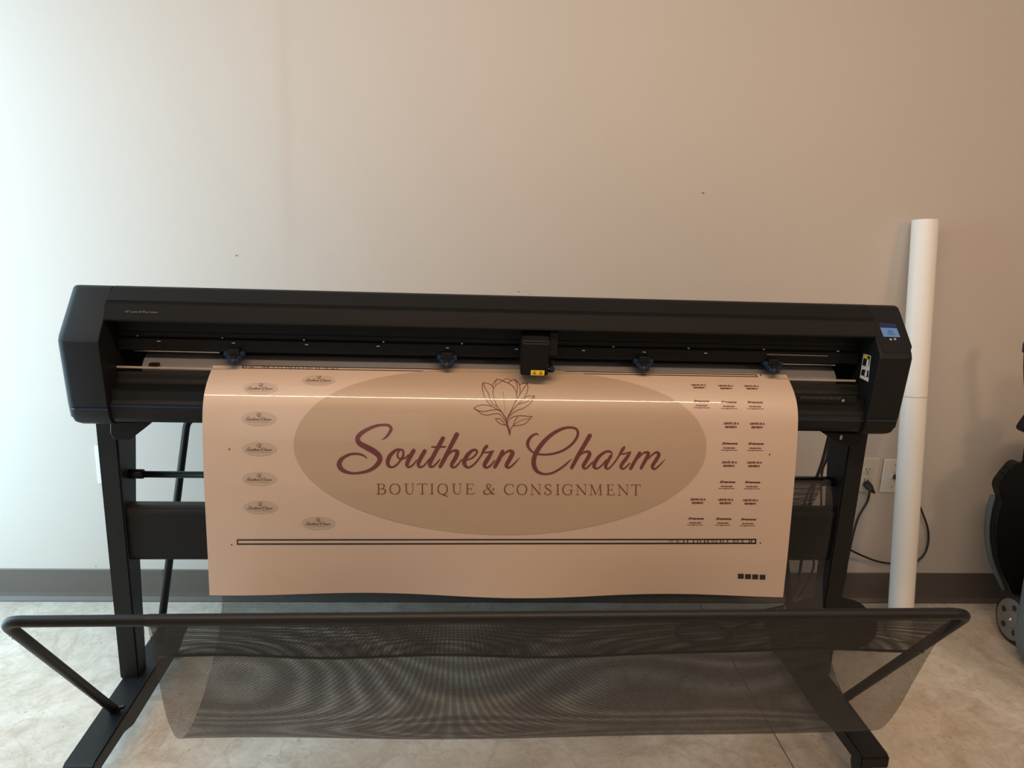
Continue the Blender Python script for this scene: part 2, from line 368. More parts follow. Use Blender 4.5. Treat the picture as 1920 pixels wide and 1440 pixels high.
# cutting bed
prismo('cutting_bed', [(1.906, 1.003), (1.893, 1.0005), (1.875, .992), (1.862, .980), (1.858, .972), (1.86, .955), (1.906, .955)], XI+.055, XJ-.055, 'metal', CUT, .001)
for a, b in ((252, 412), (1466, 1566)):
    y = 657.5 if a < 900 else 683
    p = hit(a, y, 1, 1.903); q = hit(b, y, 1, 1.903)
    boxo('bed_edge_strip', (p.x, 1.901, p.z-.002+.001), (q.x, 1.9045, p.z+.003), 'bright', CUT, .0005, 1)
for side, (a, b) in (('l', (218, 430)), ('r', (1440, 1607))):
    p = hit(a, 687.5 if side == 'l' else 710, 1, 1.848); q = hit(b, 700, 1, 1.848)
    boxo('bed_lip', (p.x, 1.8475, p.z-.0035), (q.x, 1.853, p.z+.0015), 'lip', CUT, .0008, 1)
p = hit(290, 682, 1, 1.86)
bm = bmesh.new(); box(bm, (p.x-.010, 1.848, p.z-.004), (p.x+.012, 1.862, p.z+.003), .001); box(bm, (p.x-.002, 1.846, p.z+.003), (p.x+.012, 1.856, p.z+.0045), .0005)
finish('bed_catch', bm, 'rail', CUT)
# front panel under the bed
prismo('front_panel', [(1.853, .964), (1.849, .960), (1.846, .948), (1.842, .940), (1.842, .932), (1.808, .929), (1.806, .905), (1.800, .8985), (1.800, .8925), (1.7975, .886), (1.801, .862), (1.812, .850), (1.85, .848), (1.95, .85), (1.95, .955), (1.87, .958)],
       XI, XJ, 'body', CUT, .0015)
boxo('stripe', (XI, 1.7975, .8885-.0023), (XJ, 1.801, .8885+.0023), 'stripe', CUT, label='thin blue line along the front')
rl = boxo('ruler', (.72, 1.8015, .932), (1.0, 1.8075, .950), 'rail', CUT, .001, label='black ruler strip with grey tick marks')
bm = bmesh.new()
p = hit(1502, 748, 1, 1.801); q = hit(1575, 750.5, 1, 1.801)
for k in range(27):
    x = p.x+(q.x-p.x)*k/26; h = .005 if k % 5 == 0 else .0032
    box(bm, (x-.0004, 1.8009, p.z-h+TZ(x)), (x+.0004, 1.8016, p.z+.003+TZ(x)))
finish('tick_marks', bm, 'dim', rl, kind='stuff')
p = hit(1581, 751, 1, 1.801); boxo('end_mark', (p.x-.003, 1.8009, p.z-.003), (p.x+.003, 1.8016, p.z+.003), 'grey', rl)
# control panel on the right cover
def sp(x, y, off=0):
    n = Vector((0, -sl.z, sl.y)).normalized()
    base = P1+n*off; base = base+Vector((0, 0, TZ(1.07)))
    return hitp(x, y, base, n)
def slab(name, px, m, parent, off=.0012, th=.0014, rr=0, **k):
    pts = [sp(x, y, off) for x, y in px]; n = Vector((0, -sl.z, sl.y)).normalized()
    bm = bmesh.new(); A = [bm.verts.new(p) for p in pts]; B = [bm.verts.new(p-n*th) for p in pts]; N = len(A)
    bm.faces.new(A); bm.faces.new(B[::-1])
    for i in range(N): bm.faces.new((A[i], B[i], B[(i+1) % N], A[(i+1) % N]))
    bmesh.ops.recalc_face_normals(bm, faces=bm.faces)
    return finish(name, bm, m, parent, **k)
cp = slab('control_panel', [(1628, 582), (1681, 581.5), (1687, 584), (1710, 650), (1708, 657), (1702, 660), (1659, 661), (1655, 657)], 'glass', CUT, .0012)
slab('screen', [(1650.5, 614), (1681.5, 615.5), (1688, 632), (1657, 631)], 'screen', cp, .0018)
slab('screen_header', [(1648, 605), (1678, 607), (1681, 614.5), (1650.4, 613)], 'screen2', cp, .0018)
n_ = Vector((0, -sl.z, sl.y)).normalized()
bm = bmesh.new()
for (x, y, wd) in ((1651, 606.8, 18), (1652, 609.5, 14), (1653, 612, 21), (1671, 609, 5)):
    A = [sp(x, y, .0021), sp(x+wd, y+.6, .0021), sp(x+wd+.5, y+1.4, .0021), sp(x+.5, y+.9, .0021)]; bm.faces.new([bm.verts.new(p) for p in A])
for (x, y, wd) in ((1664, 619.5, 9), (1664, 622, 11), (1663.5, 626, 14)):
    A = [sp(x, y, .0021), sp(x+wd, y+.6, .0021), sp(x+wd+.5, y+1.6, .0021), sp(x+.5, y+1, .0021)]; bm.faces.new([bm.verts.new(p) for p in A])
finish('screen_text', bm, 'stripe', cp)
for x, y in ((1670, 636.5), (1678, 636)):
    bm = bmesh.new(); c = sp(x, y, .0012); lathe(bm, [(.0032, 0), (.0032, .0008), (.0022, .001)], c, n_, 14); finish('touch_button', bm, 'grey', cp)
# safety sticker on the inner face of the right cover
def ip(x, y): return hit(x, y, 0, XJ-.0008)
st = quad('safety_sticker', [ip(1619, 663), ip(1633, 667), ip(1628, 716), ip(1612, 708)], 'label', CUT, label='white safety sticker with two black pictograms and a yellow corner')
def ip2(x, y): return hit(x, y, 0, XJ-.0012)
quad('black_field', [ip2(1620, 665), ip2(1631.5, 668), ip2(1629.5, 688), ip2(1616.5, 685)], 'ink', st)
quad('black_field', [ip2(1616, 692), ip2(1629, 695), ip2(1628, 708), ip2(1614, 703)], 'ink', st)
def ip3(x, y): return hit(x, y, 0, XJ-.0016)
quad('yellow_field', [ip3(1619.5, 665.5), ip3(1627, 667), ip3(1626, 673), ip3(1619, 671.5)], 'yellow', st)
quad('pictogram', [ip3(1626, 673), ip3(1629, 673.5), ip3(1628.5, 688), ip3(1623.5, 686)], 'label', st)
quad('pictogram', [ip3(1623, 694), ip3(1626, 695), ip3(1624.5, 706), ip3(1620.5, 704)], 'label', st)
# carriage
CY = 1.800
a = hit(979, 640, 1, CY); b = hit(1029, 706, 1, CY)
car = bmesh.new()
prism(car, [(CY+.004, b.z+.001), (CY, b.z+.006), (CY, a.z-.004), (CY+.003, a.z), (CY+.028, a.z+.020), (CY+.064, a.z+.020), (CY+.064, b.z+.03), (CY+.03, b.z)], a.x, b.x-.002, .0025, 2)
car = finish('carriage', car, 'body_top', CUT, label='black cutting head housing with a yellow sticker')
boxo('carriage_arm', (b.x-.001, CY+.024, b.z+.046), (b.x+.021, CY+.062, a.z+.020), 'body', car, .002)
c1 = hit(995, 703.5, 1, CY-.0006); c2 = hit(1021, 694.5, 1, CY-.0006)
lab = quad('warning_label', [(c1.x, CY-.0006, c1.z), (c2.x, CY-.0006, c1.z), (c2.x, CY-.0006, c2.z), (c1.x, CY-.0006, c2.z)], 'yellow', car)
bm = bmesh.new()
def tri(cx, cz, s, t):
    P = [(cx-s, cz-s*.8), (cx+s, cz-s*.8), (cx, cz+s*.9)]; Q = [(cx+(x-cx)*t, cz-.0001*0+(z-cz)*t-s*.03) for x, z in P]
    A = [bm.verts.new((x, CY-.001, z)) for x, z in P]; B = [bm.verts.new((x, CY-.001, z)) for x, z in Q]
    for i in range(3): bm.faces.new((A[i], A[(i+1) % 3], B[(i+1) % 3], B[i]))
    bm.faces.new([bm.verts.new((cx+dx, CY-.001, cz+dz)) for dx, dz in ((-.0006, -.002), (.0006, -.002), (.0008, .0015), (-.0004, .0015))])
wz = (c1.z+c2.z)/2
tri(c1.x+(c2.x-c1.x)*.27, wz, .0050, .68); tri(c1.x+(c2.x-c1.x)*.73, wz, .0050, .68)
finish('warning_triangles', bm, 'ink', car)
kx = hit(1033, 680, 1, CY+.03)
bm = bmesh.new(); lathe(bm, [(.006, 0), (.0085, .002), (.0085, .010), (.005, .014), (.005, .022), (.007, .024), (.007, .030)], (kx.x, CY+.022, kx.z-.022), (0, 0, 1), 12)
finish('blade_holder', bm, 'rail', car)
kb = hit(1034, 692.5, 1, CY+.012); bm = bmesh.new(); lathe(bm, [(.0035, 0), (.0052, .002), (.0052, .010), (.004, .012)], (kb.x, CY+.008, kb.z), (0, 1, 0), 14); finish('blade_knob', bm, 'blue', car, label='small blue knob')
boxo('holder_clip', (kx.x-.0075, CY+.014, kb.z-.001), (kx.x-.0045, CY+.024, kb.z+.002), 'chrome', car, .0005, 1)
# pinch rollers
def pinch(px, py, parent):
    p = hit(px, py, 1, 1.846); x, z = p.x, p.z      # z: wheel centre
    bm = bmesh.new()
    box(bm, (x-.0135, 1.846, z+.010), (x+.0135, 1.880, z+.030), .002)
    box(bm, (x-.0075, 1.840, z+.002), (x+.0075, 1.862, z+.014), .002)
    r = finish('pinch_roller', bm, 'rail', parent)
    for s in (-1, 1):
        bm = bmesh.new()
        box(bm, (x+s*.019-.0055, 1.848, z+.011), (x+s*.019+.0055, 1.872, z+.0225), .002)
        box(bm, (x+s*.013-.005, 1.844, z+.004), (x+s*.013+.005, 1.862, z+.0125), .002)
        tube(bm, [(x+s*.0055, 1.846, z+.001), (x+s*.0085, 1.846, z+.001), (x+s*.0125, 1.847, z+.001)], [.0085, .0085, .0065], 12)
        finish('lever', bm, 'blue', r, label='dark blue plastic lever')
    bm = bmesh.new(); lathe(bm, [(.005, -.0055), (.0088, -.0045), (.0095, 0), (.0088, .0045), (.005, .0055)], (x, 1.845, z), (1, 0, 0), 16)
    finish('wheel', bm, 'rubber', r, smooth=True)
    return r
for px, py in ((438.5, 677), (838, 684), (1206.5, 691), (1450, 695.5)): pinch(px, py, CUT)

# ---- stand
LX, RX = (-.888, -.838), (1.038, 1.088)
for (x0, x1), s in ((LX, -1), (RX, 1)):
    bm = bmesh.new()
    prism(bm, [(1.873, .100), (1.873, .853), (1.990, .853), (1.983, .75), (1.952, .585), (1.945, .42), (1.925, .100)], x0, x1, .004, 2)
    finish('leg', bm, 'stand', CUT)
    f0, f1 = (x0+.006, x0+.076) if s < 0 else (x1-.076, x1-.004)
    bm = bmesh.new()
    prism(bm, [(1.545, .068), (1.545, .098), (1.56, .104), (2.165, .104), (2.175, .098), (2.175, .068), (2.13, .060), (2.10, .044), (1.76, .044), (1.71, .062)], f0, f1, .003, 2)
    ft = finish('foot', bm, 'stand', CUT)
    for y in (1.60, 2.13):
        bm = bmesh.new(); lathe(bm, [(.02, -.014), (.0285, -.012), (.03, -.006), (.03, .006), (.0285, .012), (.02, .014)], ((f0+f1)/2-.02*0, y, .0305), (1, 0, 0), 20)
        finish('caster', bm, 'rubber', ft, smooth=True)
# top brackets
def bracket(pts, yy0, yy1, parent=CUT):
    bm = bmesh.new(); A = [bm.verts.new((p.x, yy0, p.z)) for p in pts]; B = [bm.verts.new((p.x, yy1, p.z)) for p in pts]; N = len(A)
    bm.faces.new(A); bm.faces.new(B[::-1])
    for i in range(N): bm.faces.new((A[i], B[i], B[(i+1) % N], A[(i+1) % N]))
    bmesh.ops.recalc_face_normals(bm, faces=bm.faces); bmesh.ops.bevel(bm, geom=bm.edges[:], offset=.002, segments=1, affect='EDGES')
    return finish('bracket', bm, 'rail', parent)
hb = lambda L: [hit(x, y, 1, 1.86) for x, y in L]
bracket(hb([(208, 790), (285, 790), (279, 797), (256, 815), (244, 824), (216, 824), (208, 812)]), 1.855, 1.90)
bracket(hb([(1537, 808), (1620, 812), (1612, 834), (1596, 838), (1568, 828), (1552, 818)]), 1.855, 1.90)
p = hit(1577, 820, 1, 1.853); boxo('leg_tag', (p.x-.0028, 1.852, p.z-.006), (p.x+.0028, 1.8545, p.z+.006), 'label', CUT, .0005, 1, label='small pale tag on the right bracket')
# cross beam with rounded edges, thin tube with end sockets
prismo('cross_beam', [(1.887, .458), (1.887, .584), (1.893, .594), (1.905, .597), (1.93, .597), (1.940, .590), (1.940, .455), (1.93, .446), (1.895, .447)], LX[1]-.002, RX[0]+.002, 'stand', CUT, .002, 2, tilt=True)
TY, TZZ = 1.925, .672
tubeo('cross_tube', [(LX[1]-.01, TY, TZZ-.003), (RX[0]+.01, TY, TZZ+.006)], .0088, 'stand', CUT, 14)
for a, b in ((LX[1]-.002, LX[1]+.034), (RX[0]-.034, RX[0]+.002)): tubeo('tube_socket', [(a, TY, TZZ+.002*(1 if a > 0 else -1)), (b, TY, TZZ+.002*(1 if a > 0 else -1))], .0125, 'rail', CUT, 14)
# front basket bar
BY, BZL, BZR = 1.352, .593, .612
AL, AR = -.846, 1.062
fb = tubeo('basket_bar', corner([(AL, 1.742, .103), (AL, BY, BZL), (AR, BY, BZR), (AR, 1.757, .103)], .035, 8), .0112, 'stand', CUT, 14, label='front basket bar bent to a wide U')
for x, y in ((AL, 1.742), (AR, 1.757)):
    bm = bmesh.new(); lathe(bm, [(.013, 0), (.013, .012), (.011, .016)], (x, y, .101), (0, -.55, .75), 14); lathe(bm, [(.005, 0), (.005, .02), (.003, .022)], (x+.008, y-.005, .112), (1, 0, .3), 8)
    finish('bar_clamp', bm, 'rail', fb)
for x, z, y in ((AL, .555, 1.3765), (AR, .57, 1.3765)):
    for d in (0, .011):
        p = Vector((x, y+d*.7-.010, z-d-.002)); bm = bmesh.new(); bmesh.ops.create_icosphere(bm, subdivisions=1, radius=.0016, matrix=Matrix.Translation(p)); finish('spring_button', bm, 'chrome', fb)
# rear bar, leaning back towards the wall
tubeo('rear_bar', corner([(-.850, 2.045, .10), (-.843, 2.375, .685), (1.045, 2.375, .690), (1.052, 2.045, .10)], .035, 8), .0112, 'stand', CUT, 14, label='rear bar bent to a wide U, behind the machine')
# net basket
def net(name, prof, x0f, x1f, parent, thick_hem=None, nx=60, wob=None, **k):
    P = catmull(prof, 8); bm = bmesh.new(); uvl = bm.loops.layers.uv.new('UVMap')
    s = [0]
    for a, b in zip(P, P[1:]): s.append(s[-1]+math.dist(a, b))
    T = s[-1]; G = []
    for j, (y, z) in enumerate(P):
        t = s[j]/T; row = []
        for i in range(nx+1):
            u = i/nx; x = x0f(t)+(x1f(t)-x0f(t))*u
            dy, dz = wob(u, t) if wob else (0, 0)
            row.append((bm.verts.new((x, y+dy, z+dz+TZ(x)*2)), (x, s[j])))
        G.append(row)
    for a, b in zip(G, G[1:]):
        for i in range(nx):
            q = (a[i], a[i+1], b[i+1], b[i]); f = bm.faces.new([v[0] for v in q])
            for l, v in zip(f.loops, q): l[uvl].uv = v[1]
    return finish(name, bm, 'net2' if name == 'net_flap' else 'net', parent, smooth=True, **k)
SX0, SX1 = -.580, 1.030
prof = [(1.352, .592), (1.361, .52), (1.372, .44), (1.392, .34), (1.43, .262), (1.49, .228), (1.56, .228), (1.66, .258), (1.76, .318), (1.84, .42), (1.872, .53), (1.882, .61), (1.914, .672)]
lerp = lambda a, b, t: a+(b-a)*t
def basket_wob(u, t):
    e = math.sin(PI*t)
    return (.010*math.sin(u*7+2*t)*e*.6, (.004*math.sin(u*11+1)+.011*(1-u)**2)*e)
nb = net('net_basket', prof, lambda t: SX0+.018*math.sin(PI*t)-.03*t, lambda t: SX1-.062*math.sin(PI*min(1, t*1.15)**.8)-.005*t, CUT, wob=basket_wob, kind='stuff', label='sagging black open-weave net slung under the sheet')
# front flap hanging from the bar and its hem
def flap_wob(u, t): return (.006*t*math.sin(u*9+.5)+.004*math.sin(u*23)*t, .0025*t*math.sin(u*17+1))
flap = net('net_flap', [(1.357, .590), (1.367, .565), (1.380, .530), (1.388, .495)], lambda t: SX0, lambda t: SX1-.030*t, nb, wob=flap_wob, kind='stuff')
net('net_flap', [(1.938, .676), (1.947, .64), (1.95, .60), (1.952, .55)], lambda t: SX0-.02, lambda t: SX1+.005-.045*t, nb, kind='stuff')
tubeo('hem', [(x, 1.388+flap_wob((x-SX0)/(SX1-.030-SX0), 1)[0], .4945+flap_wob((x-SX0)/(SX1-.030-SX0), 1)[1]+TZ(x)*2) for x in [SX0+(SX1-.030-SX0)*i/60 for i in range(61)]], .0030, 'cable', nb, 8)
# sleeve of net around the bar
bm = bmesh.new(); uvl = bm.loops.layers.uv.new('UVMap')
for i in range(48):
    xa, xb = lerp(SX0, SX1, i/48), lerp(SX0, SX1, (i+1)/48)
    for k in range(12):
        a0, a1 = 2*PI*k/12, 2*PI*(k+1)/12; q = []
        for x, a in ((xa, a0), (xb, a0), (xb, a1), (xa, a1)):
            t = (x-AL)/(AR-AL); q.append((bm.verts.new((x, BY+math.cos(a)*.0122, lerp(BZL, BZR, t)+math.sin(a)*.0122)), (x, a*.0122)))
        f = bm.faces.new([v[0] for v in q])
        for l, v in zip(f.loops, q): l[uvl].uv = v[1]
bmesh.ops.remove_doubles(bm, verts=bm.verts, dist=1e-5)
finish('bar_sleeve', bm, 'net', nb, smooth=True, kind='stuff')

# ------------------------------------------------------------ the printed sheet
PX0, PX1 = -.592, .840
PROF = catmull([(1.902, .9985), (1.884, .9915), (1.868, .984), (1.848, .974), (1.824, .9615), (1.800, .9445), (1.7825, .9255), (1.7685, .897), (1.758, .850), (1.749, .78), (1.740, .68), (1.734, .56), (1.731, .435)], 14)
S = [0]
for a_, b_ in zip(PROF, PROF[1:]): S.append(S[-1]+math.dist(a_, b_))
STOT = S[-1]
def sheet(x, s, off=0.):
    s = min(max(s, 0), STOT); i = 0
    lo, hi = 0, len(S)-1
    while hi-lo > 1:
        mid = (lo+hi)//2
        if S[mid] <= s: lo = mid
        else: hi = mid
    t = (s-S[lo])/(S[hi]-S[lo]); y = lerp(PROF[lo][0], PROF[hi][0], t); z = lerp(PROF[lo][1], PROF[hi][1], t)
    dy, dz = PROF[hi][0]-PROF[lo][0], PROF[hi][1]-PROF[lo][1]; d = math.hypot(dy, dz)
    n = Vector((0, dz/d, -dy/d))
    if n.z < -.3 or n.y > 0: n = -n
    e = max(0, (s/STOT-.62)/.38)**2
    u = (x-PX0)/(PX1-PX0)
    wob = e*(.010*math.sin(u*12.5+1.2)-.004*math.cos(u*6))
    k = min(1, max(0, s-.22)/.32)
    return Vector((x, y-wob-(u-.5)*.018*k, z+TZ(x)*1.2))+n*off
def pix(P):
    d = P-CAM; w_ = d.dot(FW); return 960+F*d.dot(RT)/w_, 720-F*d.dot(UP)/w_
def inv(px, py):
    x, q = inv0(px, py)
    for _ in range(2):
        a = pix(sheet(x, q)); b = pix(sheet(x+.002, q)); q2 = q+.002 if q < STOT-.003 else q-.002; c = pix(sheet(x, q2)); h = q2-q
        m00, m10 = (b[0]-a[0])/.002, (b[1]-a[1])/.002; m01, m11 = (c[0]-a[0])/h, (c[1]-a[1])/h
        ex, ey = px-a[0], py-a[1]; D = m00*m11-m01*m10
        if abs(D) < 1: break
        x += (ex*m11-m01*ey)/D; q = min(max(q+(m00*ey-m10*ex)/D, 0), STOT)
    return x, q
def inv0(px, py):
    """image point -> (x, s) on the sheet"""
    for i in range(3, len(PROF)-1):
        for _ in (0,):
            dy, dz = PROF[i+1][0]-PROF[i][0], PROF[i+1][1]-PROF[i][1]
            n = Vector((0, dz, -dy)); tz = TZ(lerp(PX0, PX1, (px-390)/1080))*1.2
            P = Vector((0, PROF[i][0], PROF[i][1]+tz))
            d = ray(px, py); den = d.dot(n)
            if abs(den) < 1e-9: continue
            h = CAM+d*((P-CAM).dot(n)/den)
            t = ((h.y-PROF[i][0])*dy+(h.z-tz-PROF[i][1])*dz)/(dy*dy+dz*dz)
            if -.02 <= t <= 1.02: return (h.x, S[i]+t*(S[i+1]-S[i]))
    d = ray(px, py); h = hit(px, py, 1, PROF[-1][0]); return (h.x, STOT-(h.z-PROF[-1][1]))
bm = bmesh.new(); G = []
NX = 70
for j in range(len(PROF)):
    G.append([bm.verts.new(sheet(lerp(PX0, PX1, i/NX), S[j])) for i in range(NX+1)])
for a_, b_ in zip(G, G[1:]):
    for i in range(NX): bm.faces.new((a_[i], b_[i], b_[i+1], a_[i+1]))
SH = finish('printed_sheet', bm, 'sheet', smooth=True, label='wide glossy printed vinyl sheet with a boutique logo hanging from the cutter', category='printed sheet')
md = SH.modifiers.new('t', 'SOLIDIFY'); md.thickness = .0004; md.offset = -1; md.use_rim = False

def decal(name, verts, faces, m, off=.0005, **k):
    """verts are (x, s) on the sheet"""
    bm = bmesh.new(); V = [bm.verts.new(sheet(a, b, off)) for a, b in verts]
    for f in faces:
        try: bm.faces.new([V[i] for i in f])
        except ValueError: pass
    for f in bm.faces:
        f.normal_update()
    o = finish(name, bm, m, SH, smooth=False, **k); return o
def oval(name, cx, cs, a, b, m, off=.0006, rows=140, nc=60, **k):
    V, Fc = [], []
    for j in range(rows+1):
        th = PI*j/rows; s = cs-b*math.cos(th); h = a*math.sin(th)
        for i in range(nc+1): V.append((cx-h+2*h*i/nc, s))
    for j in range(rows):
        for i in range(nc):
            k0 = j*(nc+1)+i; Fc.append((k0, k0+1, k0+nc+2, k0+nc+1))
    bm = bmesh.new(); VV = [bm.verts.new(sheet(p, q, off)) for p, q in V]
    for f in Fc: bm.faces.new([VV[i] for i in f])
    bmesh.ops.remove_doubles(bm, verts=bm.verts, dist=1e-6)
    return finish(name, bm, m, SH, smooth=True, **k)
def ribbon(P, V, Fc, wmul=1., n=8, closed=False, flat=False):
    """P: (x, y, w) image points, adds polygons in image space"""
    C = catmull(P, n) if len(P) > 2 else [tuple(P[0]), tuple(P[-1])]
    L = []
    for i, c in enumerate(C):
        a = C[max(i-1, 0)]; b = C[min(i+1, len(C)-1)]
        dx, dy = b[0]-a[0], b[1]-a[1]; d = math.hypot(dx, dy) or 1
        L.append((c[0], c[1], -dy/d, dx/d, max(c[2], .2)*wmul/2, dx/d, dy/d))
    base = len(V)
    for (x, y, nx, ny, w, _, _) in L: V.append((x+nx*w, y+ny*w)); V.append((x-nx*w, y-ny*w))
    for i in range(len(L)-1): Fc.append((base+2*i, base+2*i+1, base+2*i+3, base+2*i+2))
    if not flat:
        for (x, y, nx, ny, w, tx, ty), sg, i0 in ((L[0], -1, base), (L[-1], 1, base+2*len(L)-2)):
            b0 = len(V); K = 5
            for k in range(1, K): a = PI*k/K; V.append((x+nx*w*math.cos(a)+sg*tx*w*math.sin(a), y+ny*w*math.cos(a)+sg*ty*w*math.sin(a)))
            Fc.append(tuple([i0]+list(range(b0, b0+K-1))+[i0+1]))
def crop(ox, oy, sc, strokes, wm=1.): return [[(ox+x/sc, oy+y/sc, w_/sc*wm) for x, y, w_ in st] for st in strokes]
SCRIPT = []
SCRIPT += crop(620, 780, 10.667, [
 [(1030, 468, 15), (1110, 420, 42), (1190, 310, 58), (1208, 240, 60), (1150, 185, 52), (1020, 178, 50), (880, 205, 60), (720, 275, 72), (600, 355, 85), (540, 445, 95), (575, 540, 100), (700, 615, 110), (850, 695, 115), (960, 785, 105), (985, 870, 98), (930, 970, 90), (820, 1060, 70), (680, 1115, 58), (480, 1143, 48), (330, 1122, 65), (220, 1065, 88), (172, 975, 100), (195, 890, 88), (270, 820, 62), (400, 762, 48), (540, 755, 44), (650, 785, 38), (725, 842, 18)],
 [(1400, 668, 36), (1310, 680, 55), (1200, 775, 78), (1142, 900, 84), (1160, 990, 65), (1220, 1022, 42), (1300, 990, 40), (1390, 890, 42), (1450, 780, 44), (1448, 700, 44), (1400, 668, 36), (1345, 735, 34), (1342, 815, 38), (1395, 855, 36), (1480, 840, 35), (1560, 770, 25)],
 [(1660, 690, 82), (1575, 840, 85), (1532, 940, 80), (1530, 990, 68), (1570, 1020, 42), (1650, 970, 36), (1720, 880, 25)],
 [(1880, 700, 82), (1795, 850, 80), (1757, 940, 76), (1760, 995, 62), (1800, 1022, 40), (1870, 985, 36), (1940, 900, 30), (2000, 830, 24)]])
SCRIPT += crop(790, 780, 9.6, [
 [(388, 402, 78), (280, 600, 75), (190, 770, 75), (152, 860, 72), (170, 912, 50), (215, 905, 38), (280, 845, 34), (330, 780, 24)],
 [(188, 557, 26), (310, 553, 34), (430, 553, 30)],
 [(638, 332, 86), (520, 560, 76), (420, 760, 76), (338, 908, 64)],
 [(430, 760, 24), (510, 670, 32), (585, 622, 44), (648, 645, 74), (620, 740, 76), (562, 840, 70), (545, 892, 64), (580, 925, 38), (640, 890, 34), (730, 780, 24)],
 [(820, 792, 22), (920, 750, 32), (990, 675, 36), (995, 620, 40), (930, 612, 48), (840, 690, 72), (778, 800, 78), (780, 875, 70), (840, 925, 42), (920, 890, 36), (1010, 800, 34), (1085, 690, 34), (1130, 600, 58), (1178, 542, 58)],
 [(1120, 655, 26), (1200, 652, 32), (1300, 628, 26)],
 [(1275, 640, 50), (1200, 760, 76), (1142, 860, 74), (1140, 905, 60), (1180, 928, 38), (1250, 885, 34), (1320, 800, 24)],
 [(1462, 635, 68), (1400, 770, 75), (1322, 915, 64)],
 [(1430, 745, 24), (1520, 655, 36), (1600, 625, 52), (1640, 665, 76), (1592, 770, 76), (1542, 860, 72), (1532, 900, 62), (1570, 930, 38), (1640, 885, 34), (1710, 815, 26), (1775, 745, 8)]])
NW1 = len(SCRIPT)
SCRIPT += crop(970, 780, 12, [
 [(478, 428, 18), (430, 400, 40), (360, 425, 52), (285, 490, 66), (232, 600, 76), (245, 695, 62), (300, 770, 46), (370, 820, 40), (480, 855, 45), (650, 865, 46), (850, 835, 50), (1030, 770, 52), (1200, 655, 55), (1320, 510, 58), (1363, 385, 60), (1320, 290, 55), (1200, 257, 52), (1050, 273, 62), (880, 345, 76), (720, 455, 86), (560, 615, 96), (440, 790, 102), (380, 930, 102), (366, 1060, 106), (400, 1180, 95), (480, 1265, 70), (620, 1305, 48), (780, 1280, 48), (920, 1210, 48), (1060, 1110, 46), (1150, 1030, 36), (1220, 965, 8)],
 [(1628, 442, 98), (1500, 660, 92), (1360, 900, 92), (1222, 1160, 78)],
 [(1390, 900, 26), (1490, 820, 42), (1580, 800, 62), (1625, 850, 84), (1570, 970, 88), (1500, 1080, 82), (1482, 1145, 70), (1530, 1182, 42), (1610, 1120, 40), (1690, 1030, 28)]])
SCRIPT += crop(1100, 780, 12, [
 [(572, 848, 30), (530, 802, 48), (450, 795, 52), (330, 860, 66), (230, 970, 84), (170, 1080, 88), (170, 1145, 78), (220, 1182, 46), (290, 1150, 38), (370, 1070, 36), (440, 980, 24)],
 [(545, 895, 72), (470, 1020, 76), (427, 1110, 76), (428, 1160, 62), (470, 1187, 40), (540, 1140, 38), (640, 1020, 38), (730, 880, 46), (790, 780, 72), (840, 705, 58)],
 [(760, 852, 34), (850, 848, 36), (940, 818, 30), (990, 808, 26)],
 [(965, 835, 56), (890, 950, 78), (792, 1080, 78), (772, 1145, 72), (810, 1187, 46), (880, 1150, 38), (970, 1060, 28)],
 [(1190, 830, 76), (1100, 980, 76), (990, 1178, 74)],
 [(1150, 960, 24), (1260, 845, 38), (1340, 815, 56), (1388, 850, 76), (1320, 990, 78), (1270, 1080, 76), (1220, 1172, 66)],
 [(1390, 960, 24), (1490, 855, 38), (1580, 815, 58), (1620, 875, 80), (1552, 1000, 82), (1482, 1110, 80), (1482, 1165, 66), (1530, 1192, 42), (1610, 1130, 38), (1690, 1050, 28), (1765, 970, 8)]])
fl = lambda pts, w_=15: [(x, y, w_) for x, y in pts]
